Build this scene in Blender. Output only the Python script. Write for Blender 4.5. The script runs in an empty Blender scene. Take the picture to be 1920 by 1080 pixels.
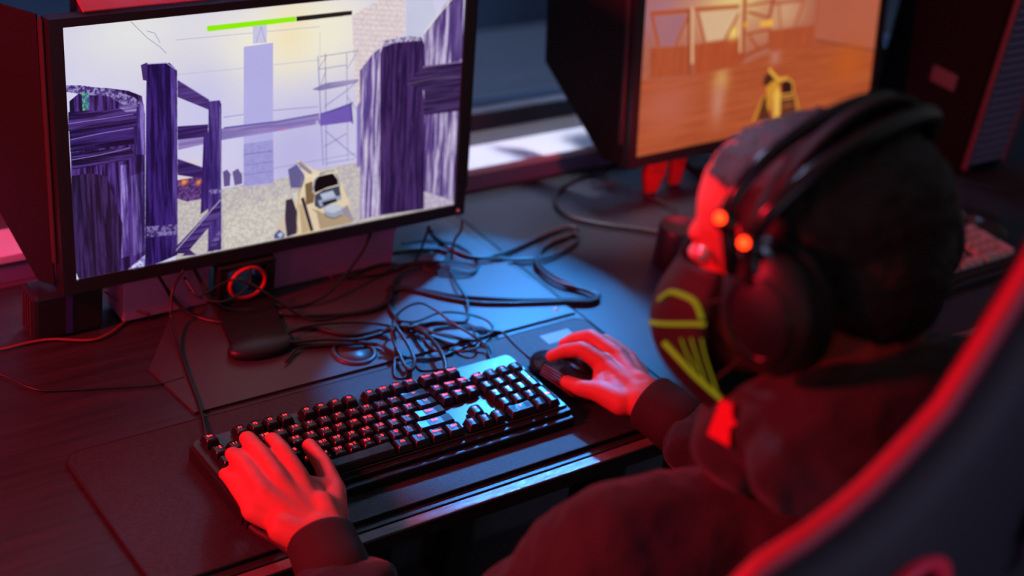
import bpy, bmesh, math, random
import numpy as np
from mathutils import Vector, Matrix, Quaternion

S = bpy.context.scene
COL = S.collection
PI = math.pi
random.seed(7)
RNG = np.random.default_rng(11)

# ------------------------------------------------------------------ camera, light, exposure
cam_d = bpy.data.cameras.new('camera')
cam = bpy.data.objects.new('camera', cam_d)
COL.objects.link(cam)
cam_d.sensor_width = 36.0
cam_d.lens = 36.0 * 2864.4 / 1920.0
cam_d.clip_start = 0.02
cam_d.clip_end = 60
cam.matrix_world = (Matrix.Translation((-0.6634, -1.2386, 1.0761)) @
                    Matrix.Rotation(-0.7108, 4, 'Z') @ Matrix.Rotation(1.0499, 4, 'X') @ Matrix.Rotation(0.1639, 4, 'Z'))
cam_d.dof.use_dof = True
cam_d.dof.focus_distance = 1.70
cam_d.dof.aperture_fstop = 2.6
S.camera = cam

S.view_settings.view_transform = 'Standard'
S.view_settings.look = 'None'
S.view_settings.gamma = 1.0
S.view_settings.use_curve_mapping = False
S.view_settings.exposure = 0.0

W = bpy.data.worlds.new('world')
S.world = W
W.use_nodes = True
W.node_tree.nodes['Background'].inputs['Color'].default_value = (0.60, 0.58, 0.64, 1)
W.node_tree.nodes['Background'].inputs['Strength'].default_value = 0.14


def lamp(kind, name, loc, target, color, watts, size=0.1, size_y=None, spot=None, blend=0.1):
    d = bpy.data.lights.new(name, kind)
    d.color = color
    d.energy = watts
    if kind == 'AREA':
        d.shape = 'RECTANGLE' if size_y else 'DISK'
        d.size = size
        if size_y:
            d.size_y = size_y
    else:
        d.shadow_soft_size = size
    if kind == 'SPOT':
        d.spot_size = spot
        d.spot_blend = blend
    o = bpy.data.objects.new(name, d)
    o.location = loc
    o.rotation_euler = (Vector(target) - Vector(loc)).to_track_quat('-Z', 'Y').to_euler()
    COL.objects.link(o)
    return o


# red club light from the left, blue stage spot from behind the second monitor
lamp('AREA', 'red_light', (-1.15, 0.14, 0.95), (0.25, -0.2, 0.05), (1.0, 0.012, 0.04), 40, 0.22)
lamp('SPOT', 'blue_spot', (0.98, 0.585, 0.66), (0.50, 0.105, 0.0), (0.04, 0.34, 1.0), 95, 0.022, spot=math.radians(27.0), blend=0.10)
lamp('SPOT', 'blue_wash', (0.86, 0.58, 0.80), (0.60, 0.27, 0.0), (0.08, 0.25, 1.0), 6, 0.06, spot=math.radians(40), blend=0.6)
lamp('SPOT', 'ledge_fill', (1.0, 0.57, 1.2), (0.86, 0.50, 0.04), (0.85, 0.85, 1.0), 78, 0.04, spot=math.radians(30), blend=0.4)  # added spot to brighten the ledge top
lamp('SPOT', 'magenta_light', (-0.50, 0.20, 0.55), (-0.12, 0.47, 0.02), (1.0, 0.10, 0.42), 9, 0.05, spot=math.radians(34), blend=0.6)
lamp('AREA', 'room_fill', (0.1, -2.4, 0.2), (0.3, -0.4, -0.1), (0.70, 0.66, 0.95), 6, 1.4)  # added soft fill behind the camera that lifts the blacks
lamp('AREA', 'violet_light', (0.30, -2.1, 0.9), (0.3, -0.8, 0.2), (0.20, 0.10, 1.0), 1.5, 0.5)


lamp('SPOT', 'hair_fill', (0.20, 0.50, 1.30), (0.16, -0.49, 0.63), (0.55, 0.62, 1.0), 40, 0.05, spot=math.radians(8), blend=0.7)  # added lamp that lightens the front of the hair
lamp('AREA', 'outside_fill', (1.6, 1.6, 1.9), (1.2, 2.6, 0.6), (0.45, 0.6, 1.0), 160, 0.3)  # added lamp beyond the glass to brighten the outside wall
lamp('AREA', 'plug_fill', (0.90, 0.19, 0.16), (0.97, 0.34, 0.04), (1.0, 0.02, 0.05), 0.35, 0.03)  # added tiny red fill aimed at the plugs
lamp('AREA', 'red_side_fill', (-1.7, -0.75, 0.5), (0.1, -0.8, 0.4), (1.0, 0.012, 0.05), 2.5, 0.2)  # added red lamp that picks out the chair trim
lamp('SPOT', 'desk_end_fill', (1.93, 0.55, 0.62), (1.27, -0.187, 0.0), (0.9, 0.9, 1.0), 30, 0.03, spot=math.radians(9), blend=0.3)  # added narrow spot for a highlight on the desk edge


# ------------------------------------------------------------------ materials
def lin(c):
    return tuple(((v / 255.0) / 12.92 if v / 255.0 <= 0.04045 else (((v / 255.0) + 0.055) / 1.055) ** 2.4) for v in c)


def mat(name, col, rough=0.5, metal=0.0, noise=None, bump=None, spec=0.5, emit=None, sheen=0.0, alpha=None, coords='Object'):
    """col: linear rgb.  noise=(scale, amount, stretch xyz)  bump=(scale, strength, stretch)"""
    m = bpy.data.materials.new(name)
    m.use_nodes = True
    nt = m.node_tree
    b = nt.nodes['Principled BSDF']
    b.inputs['Base Color'].default_value = (*col, 1)
    b.inputs['Roughness'].default_value = rough
    b.inputs['Metallic'].default_value = metal
    b.inputs['Specular IOR Level'].default_value = spec
    if sheen:
        b.inputs['Sheen Weight'].default_value = sheen
    if emit:
        b.inputs['Emission Color'].default_value = (*emit[0], 1)
        b.inputs['Emission Strength'].default_value = emit[1]

    def tex(scale, stretch):
        tc = nt.nodes.new('ShaderNodeTexCoord')
        mp = nt.nodes.new('ShaderNodeMapping')
        mp.inputs['Scale'].default_value = stretch
        n = nt.nodes.new('ShaderNodeTexNoise')
        n.inputs['Scale'].default_value = scale
        n.inputs['Detail'].default_value = 5
        nt.links.new(tc.outputs[coords], mp.inputs[0])
        nt.links.new(mp.outputs[0], n.inputs['Vector'])
        return n
    if noise:
        n = tex(noise[0], noise[2] if len(noise) > 2 else (1, 1, 1))
        r = nt.nodes.new('ShaderNodeValToRGB')
        r.color_ramp.elements[0].position = 0.3
        r.color_ramp.elements[1].position = 0.7
        a = noise[1]
        r.color_ramp.elements[0].color = (*[c * (1 - a) for c in col], 1)
        r.color_ramp.elements[1].color = (*[min(1, c * (1 + a)) for c in col], 1)
        nt.links.new(n.outputs['Fac'], r.inputs[0])
        nt.links.new(r.outputs[0], b.inputs['Base Color'])
    if bump:
        n = tex(bump[0], bump[2] if len(bump) > 2 else (1, 1, 1))
        bp = nt.nodes.new('ShaderNodeBump')
        bp.inputs['Strength'].default_value = bump[1]
        bp.inputs['Distance'].default_value = 0.002
        nt.links.new(n.outputs['Fac'], bp.inputs['Height'])
        nt.links.new(bp.outputs[0], b.inputs['Normal'])
    return m


M = {}
M['desk'] = mat('dark_wood', (0.026, 0.024, 0.024), 0.42, noise=(6, 0.35, (1, 14, 14)), bump=(9, 0.25, (1, 30, 30)))
M['desk_blue'] = mat('dark_laminate', (0.020, 0.022, 0.028), 0.40, noise=(4, 0.12, (1, 6, 6)), bump=(60, 0.05), spec=0.35)
M['edge'] = mat('edge_trim', (0.16, 0.13, 0.13), 0.22, bump=(40, 0.25, (0.3, 20, 20)))
M['plate'] = mat('grey_plate', (0.045, 0.046, 0.052), 0.42, noise=(9, 0.12))
M['mat'] = mat('mat_cloth', (0.024, 0.022, 0.026), 0.62, noise=(300, 0.35), bump=(500, 0.3))
M['rubber'] = mat('black_rubber', (0.012, 0.012, 0.013), 0.7)
M['black'] = mat('black_plastic', (0.012, 0.012, 0.014), 0.42, bump=(300, 0.08))
M['gloss'] = mat('gloss_black_plastic', (0.010, 0.010, 0.012), 0.22)
M['flap'] = mat('flap_plastic', (0.012, 0.013, 0.013), 0.6, bump=(250, 0.1), spec=0.15)
M['flap_edge'] = mat('flap_edge_plastic', (0.045, 0.02, 0.02), 0.5)
M['top_flap'] = mat('top_flap_red_lit', (0.35, 0.05, 0.06), 0.5)  # red light on the upward face is put into the colour
M['key'] = mat('keycap_plastic', (0.013, 0.013, 0.016), 0.32, bump=(250, 0.05), spec=0.4)
M['kbody'] = mat('keyboard_metal', (0.030, 0.026, 0.028), 0.34, 0.0)
M['kside'] = mat('keyboard_side', (0.014, 0.013, 0.015), 0.45)
M['legend'] = mat('legend_glow', (0.02, 0.0, 0.0), 0.5, emit=((1.0, 0.022, 0.03), 3.0))
M['legend_dim'] = mat('legend_dim', (0.3, 0.25, 0.28), 0.5, emit=((0.8, 0.12, 0.25), 0.5))
M['led_red'] = mat('led_red', (0.2, 0.0, 0.0), 0.4, emit=((1.0, 0.03, 0.004), 6.5))
M['red_plastic'] = mat('red_plastic', (0.55, 0.01, 0.015), 0.35)
M['cable'] = mat('cable_rubber', (0.014, 0.013, 0.015), 0.38)
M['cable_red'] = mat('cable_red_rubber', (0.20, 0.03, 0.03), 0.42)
M['red_lit_skin'] = mat('red_lit_skin', (0.60, 0.105, 0.085), 0.55, noise=(35, 0.10), bump=(160, 0.25), spec=0.35)  # green and blue cut, so the red light sits partly in the colour
M['hair'] = mat('hair', (0.024, 0.021, 0.022), 0.6, noise=(60, 0.5), bump=(180, 1.0, (1, 1, 3)))
M['hoodie'] = mat('hoodie_cloth', (0.018, 0.014, 0.016), 0.85, noise=(14, 0.3), bump=(220, 0.5), sheen=0.15)
M['rib'] = mat('ribbed_cuff', (0.028, 0.014, 0.016), 0.85, bump=(8, 0.6, (40, 40, 1)))
M['trouser'] = mat('trouser_cloth', (0.05, 0.05, 0.055), 0.9, bump=(200, 0.4))
M['patch'] = mat('red_shape', (0.60, 0.015, 0.03), 0.7)
M['mask'] = mat('mask_fabric', (0.018, 0.012, 0.014), 0.6, bump=(260, 0.3))
M['mask_line_glow'] = mat('mask_line_glow', (0.03, 0.06, 0.0), 0.6, emit=((0.30, 0.30, 0.008), 0.48))  # emission added so the printed lines stay yellow-green under the red light
M['white'] = mat('white_paint', (0.62, 0.62, 0.66), 0.45, noise=(5, 0.06))
M['white_metal'] = mat('bright_metal', (0.8, 0.8, 0.82), 0.25, 0.6)
M['wall'] = mat('wall_paint', (0.055, 0.055, 0.065), 0.8, noise=(8, 0.15))
M['floor'] = mat('floor_carpet', (0.07, 0.07, 0.075), 0.95, bump=(400, 0.5))
M['night'] = mat('night_wall', (0.030, 0.042, 0.065), 0.9, noise=(3, 0.5))
M['twig'] = mat('twig_bark', (0.12, 0.11, 0.10), 0.9, noise=(30, 0.4))
M['chair'] = mat('chair_leather', (0.006, 0.006, 0.015), 0.62, bump=(120, 0.25))
M['piping'] = mat('red_piping', (0.34, 0.012, 0.04), 0.5, bump=(90, 0.3))
M['hole_trim'] = mat('red_hole_trim', (0.85, 0.02, 0.06), 0.5)
M['tower'] = mat('tower_shell', (0.007, 0.008, 0.009), 0.7, spec=0.05)
M['chair_glint'] = mat('violet_chair_glint', (0.16, 0.10, 0.30), 0.35, 0.3)  # violet light is put into the metal's colour
M['badge'] = mat('badge', (0.10, 0.09, 0.10), 0.4)
M['mesh'] = mat('tower_mesh_violet_lit', (0.17, 0.14, 0.24), 0.5)  # violet light on the grille is painted as its colour
M['edge_pink_lit'] = mat('tower_edge_pink_lit', (0.10, 0.04, 0.06), 0.5)  # pink light along the front edges, painted in
M['eye'] = mat('eye_white', (0.7, 0.68, 0.66), 0.2)
M['iris'] = mat('iris', (0.05, 0.03, 0.02), 0.2)
M['pad'] = mat('ear_pad', (0.012, 0.011, 0.012), 0.6)
M['chrome'] = mat('chrome', (0.7, 0.7, 0.72), 0.15, 1.0)
M['box'] = mat('cable_box', (0.50, 0.20, 0.46), 0.5)  # magenta light on the pale boxes is put into the colour


def glass_mat():
    m = bpy.data.materials.new('window_glass')
    m.use_nodes = True
    b = m.node_tree.nodes['Principled BSDF']
    b.inputs['Base Color'].default_value = (0.55, 0.62, 0.7, 1)
    b.inputs['Transmission Weight'].default_value = 1.0
    b.inputs['Roughness'].default_value = 0.02
    b.inputs['IOR'].default_value = 1.1
    return m


M['glass'] = glass_mat()


# ------------------------------------------------------------------ object helpers
def link(name, mesh, m, parent=None):
    if m is not None and len(mesh.materials) == 0:
        mesh.materials.append(m)
    o = bpy.data.objects.new(name, mesh)
    COL.objects.link(o)
    if parent is not None:
        o.parent = parent
    return o


def empty(name, loc=(0, 0, 0), rot=(0, 0, 0)):
    o = bpy.data.objects.new(name, None)
    o.empty_display_size = 0.05
    o.location = loc
    o.rotation_euler = rot
    COL.objects.link(o)
    return o


def tag(o, label, cat, group=None):
    o['label'] = label
    o['category'] = cat
    if group:
        o['group'] = group
    return o


def struct(o):
    o['kind'] = 'structure'
    return o


def children(o):
    return [c for c in bpy.data.objects if c.parent == o]


def copy_tree(o, parent=None):
    c = o.copy()
    COL.objects.link(c)
    c.parent = parent
    for ch in children(o):
        copy_tree(ch, c)
    return c


def to_mesh(bm, name, smooth=False):
    me = bpy.data.meshes.new(name)
    bmesh.ops.recalc_face_normals(bm, faces=bm.faces)
    bm.to_mesh(me)
    bm.free()
    if smooth:
        for p in me.polygons:
            p.use_smooth = True
    return me


def box_bm(bm, a, b, bevel=0.0, mtx=None):
    r = bmesh.ops.create_cube(bm, size=1)
    vs = r['verts']
    for v in vs:
        v.co = Vector(((a[0] + b[0]) / 2 + v.co.x * (b[0] - a[0]),
                       (a[1] + b[1]) / 2 + v.co.y * (b[1] - a[1]),
                       (a[2] + b[2]) / 2 + v.co.z * (b[2] - a[2])))
    if mtx is not None:
        for v in vs:
            v.co = mtx @ v.co
    if bevel:
        es = list({e for v in vs for e in v.link_edges})
        bmesh.ops.bevel(bm, geom=es, offset=bevel, segments=2, affect='EDGES', profile=0.5)
    return bm


def box(name, a, b, m, parent=None, bevel=0.0, mtx=None):
    bm = bmesh.new()
    box_bm(bm, a, b, bevel, mtx)
    return link(name, to_mesh(bm, name), m, parent)


def prism(name, outline, t, m, parent=None, mtx=None, bevel=0.0):
    """outline in (x, z) plane extruded along y by t"""
    bm = bmesh.new()
    f = bm.faces.new([bm.verts.new((x, 0, z)) for x, z in outline])
    r = bmesh.ops.extrude_face_region(bm, geom=[f])
    for v in [g for g in r['geom'] if isinstance(g, bmesh.types.BMVert)]:
        v.co.y += t
    if bevel:
        bmesh.ops.bevel(bm, geom=list(bm.edges), offset=bevel, segments=2, affect='EDGES', profile=0.5)
    if mtx is not None:
        bm.transform(mtx)
    return link(name, to_mesh(bm, name), m, parent)


def smooth_path(pts, n=6):
    P = [Vector(p) for p in pts]
    P = [P[0] * 2 - P[1]] + P + [P[-1] * 2 - P[-2]]
    out = []
    for i in range(1, len(P) - 2):
        p0, p1, p2, p3 = P[i - 1:i + 3]
        for k in range(n):
            t = k / n
            out.append(0.5 * ((2 * p1) + (p2 - p0) * t + (2 * p0 - 5 * p1 + 4 * p2 - p3) * t * t + (3 * p1 - p0 - 3 * p2 + p3) * t ** 3))
    out.append(P[-2])
    return out


def tube_bm(bm, pts, r, seg=8, closed=False, flat=1.0):
    n = len(pts)
    rings = []
    prev = None
    for i, p in enumerate(pts):
        a = pts[(i - 1) % n] if (closed or i > 0) else p
        b = pts[(i + 1) % n] if (closed or i < n - 1) else p
        t = (Vector(b) - Vector(a)).normalized()
        if prev is None:
            u = t.orthogonal().normalized()
        else:
            u = (prev - t * prev.dot(t)).normalized()
        prev = u
        w = t.cross(u)
        rr = r(i / max(1, n - 1)) if callable(r) else r
        rings.append([bm.verts.new(Vector(p) + u * math.cos(2 * PI * k / seg) * rr + w * math.sin(2 * PI * k / seg) * rr * flat) for k in range(seg)])
    m = n if closed else n - 1
    for i in range(m):
        A, B = rings[i], rings[(i + 1) % n]
        for k in range(seg):
            bm.faces.new((A[k], A[(k + 1) % seg], B[(k + 1) % seg], B[k]))
    if not closed:
        bm.faces.new(rings[0][::-1])
        bm.faces.new(rings[-1])
    return bm


def tube(name, pts, r, m, parent=None, seg=8, closed=False, n=6, flat=1.0):
    bm = bmesh.new()
    P = smooth_path(pts, n) if n > 1 else [Vector(p) for p in pts]
    tube_bm(bm, P, r, seg, closed, flat)
    return link(name, to_mesh(bm, name, True), m, parent)


def lathe(name, prof, m, parent=None, seg=40, mtx=None, smooth=True):
    bm = bmesh.new()
    rings = []
    for r, z in prof:
        rings.append([bm.verts.new((r * math.cos(2 * PI * k / seg), r * math.sin(2 * PI * k / seg), z)) for k in range(seg)] if r > 1e-6 else [bm.verts.new((0, 0, z))])
    for A, B in zip(rings, rings[1:]):
        for k in range(seg):
            k2 = (k + 1) % seg
            if len(A) == 1 and len(B) == 1:
                continue
            if len(A) == 1:
                bm.faces.new((A[0], B[k], B[k2]))
            elif len(B) == 1:
                bm.faces.new((A[k], B[0], A[k2]))
            else:
                bm.faces.new((A[k], B[k], B[k2], A[k2]))
    if mtx is not None:
        bm.transform(mtx)
    me = to_mesh(bm, name, smooth)
    return link(name, me, m, parent)


# organic bodies: rounded cones and ellipsoids fused by a voxel remesh into ONE continuous surface
def cone_bm(bm, p, q, r1, r2, seg=14):
    p, q = Vector(p), Vector(q)
    d = q - p
    L = max(d.length, 1e-5)
    quat = d.to_track_quat('Z', 'Y') if d.length > 1e-5 else Quaternion()
    prof = []
    for i in range(0, 5):
        a = -PI / 2 + i * PI / 8
        prof.append((r1 * math.cos(a), r1 * math.sin(a)))
    for i in range(0, 5):
        a = i * PI / 8
        prof.append((r2 * math.cos(a), L + r2 * math.sin(a)))
    rings = []
    for r, z in prof:
        if r < 1e-6:
            rings.append([bm.verts.new(p + quat @ Vector((0, 0, z)))])
        else:
            rings.append([bm.verts.new(p + quat @ Vector((r * math.cos(2 * PI * k / seg), r * math.sin(2 * PI * k / seg), z))) for k in range(seg)])
    for A, B in zip(rings, rings[1:]):
        for k in range(seg):
            k2 = (k + 1) % seg
            if len(A) == 1:
                bm.faces.new((A[0], B[k2], B[k]))
            elif len(B) == 1:
                bm.faces.new((A[k], A[k2], B[0]))
            else:
                bm.faces.new((A[k], A[k2], B[k2], B[k]))


def ell_bm(bm, c, r, mtx=None, seg=24):
    res = bmesh.ops.create_uvsphere(bm, u_segments=seg, v_segments=seg // 2, radius=1)
    for v in res['verts']:
        co = Vector((v.co.x * r[0], v.co.y * r[1], v.co.z * r[2]))
        if mtx is not None:
            co = mtx @ co
        v.co = co + Vector(c)


def fuse(bm, name, voxel, smooth=6, factor=0.5, noise=None):
    me = bpy.data.meshes.new(name + '_raw')
    bm.normal_update()
    bm.to_mesh(me)
    bm.free()
    o = bpy.data.objects.new(name + '_raw', me)
    COL.objects.link(o)
    r = o.modifiers.new('r', 'REMESH')
    r.mode = 'VOXEL'
    r.voxel_size = voxel
    s = o.modifiers.new('s', 'SMOOTH')
    s.iterations = smooth
    s.factor = factor
    for (size, strength) in (noise or []):
        t = bpy.data.textures.new('wrinkle', 'CLOUDS')
        t.noise_scale = size
        d = o.modifiers.new('d', 'DISPLACE')
        d.texture = t
        d.strength = strength
        d.mid_level = 0.5
        d.texture_coords = 'LOCAL'
    dg = bpy.context.evaluated_depsgraph_get()
    out = bpy.data.meshes.new_from_object(o.evaluated_get(dg))
    out.name = name
    for p in out.polygons:
        p.use_smooth = True
    bpy.data.objects.remove(o)
    bpy.data.meshes.remove(me)
    return out


def text_meshes(items, font_size, extrude=0.0):
    """items: list of strings -> dict of meshes lying in the xy plane, centred"""
    objs = {}
    for s in sorted(set(items)):
        c = bpy.data.curves.new('legend', 'FONT')
        c.body = s
        c.size = font_size
        c.align_x = 'CENTER'
        c.align_y = 'CENTER'
        c.resolution_u = 2
        c.offset = font_size * 0.012
        c.extrude = extrude
        c.space_line = 0.8
        o = bpy.data.objects.new('legend_tmp', c)
        COL.objects.link(o)
        objs[s] = o
    dg = bpy.context.evaluated_depsgraph_get()
    out = {}
    for s, o in objs.items():
        out[s] = bpy.data.meshes.new_from_object(o.evaluated_get(dg))
        cu = o.data
        bpy.data.objects.remove(o)
        bpy.data.curves.remove(cu)
    return out


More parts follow.
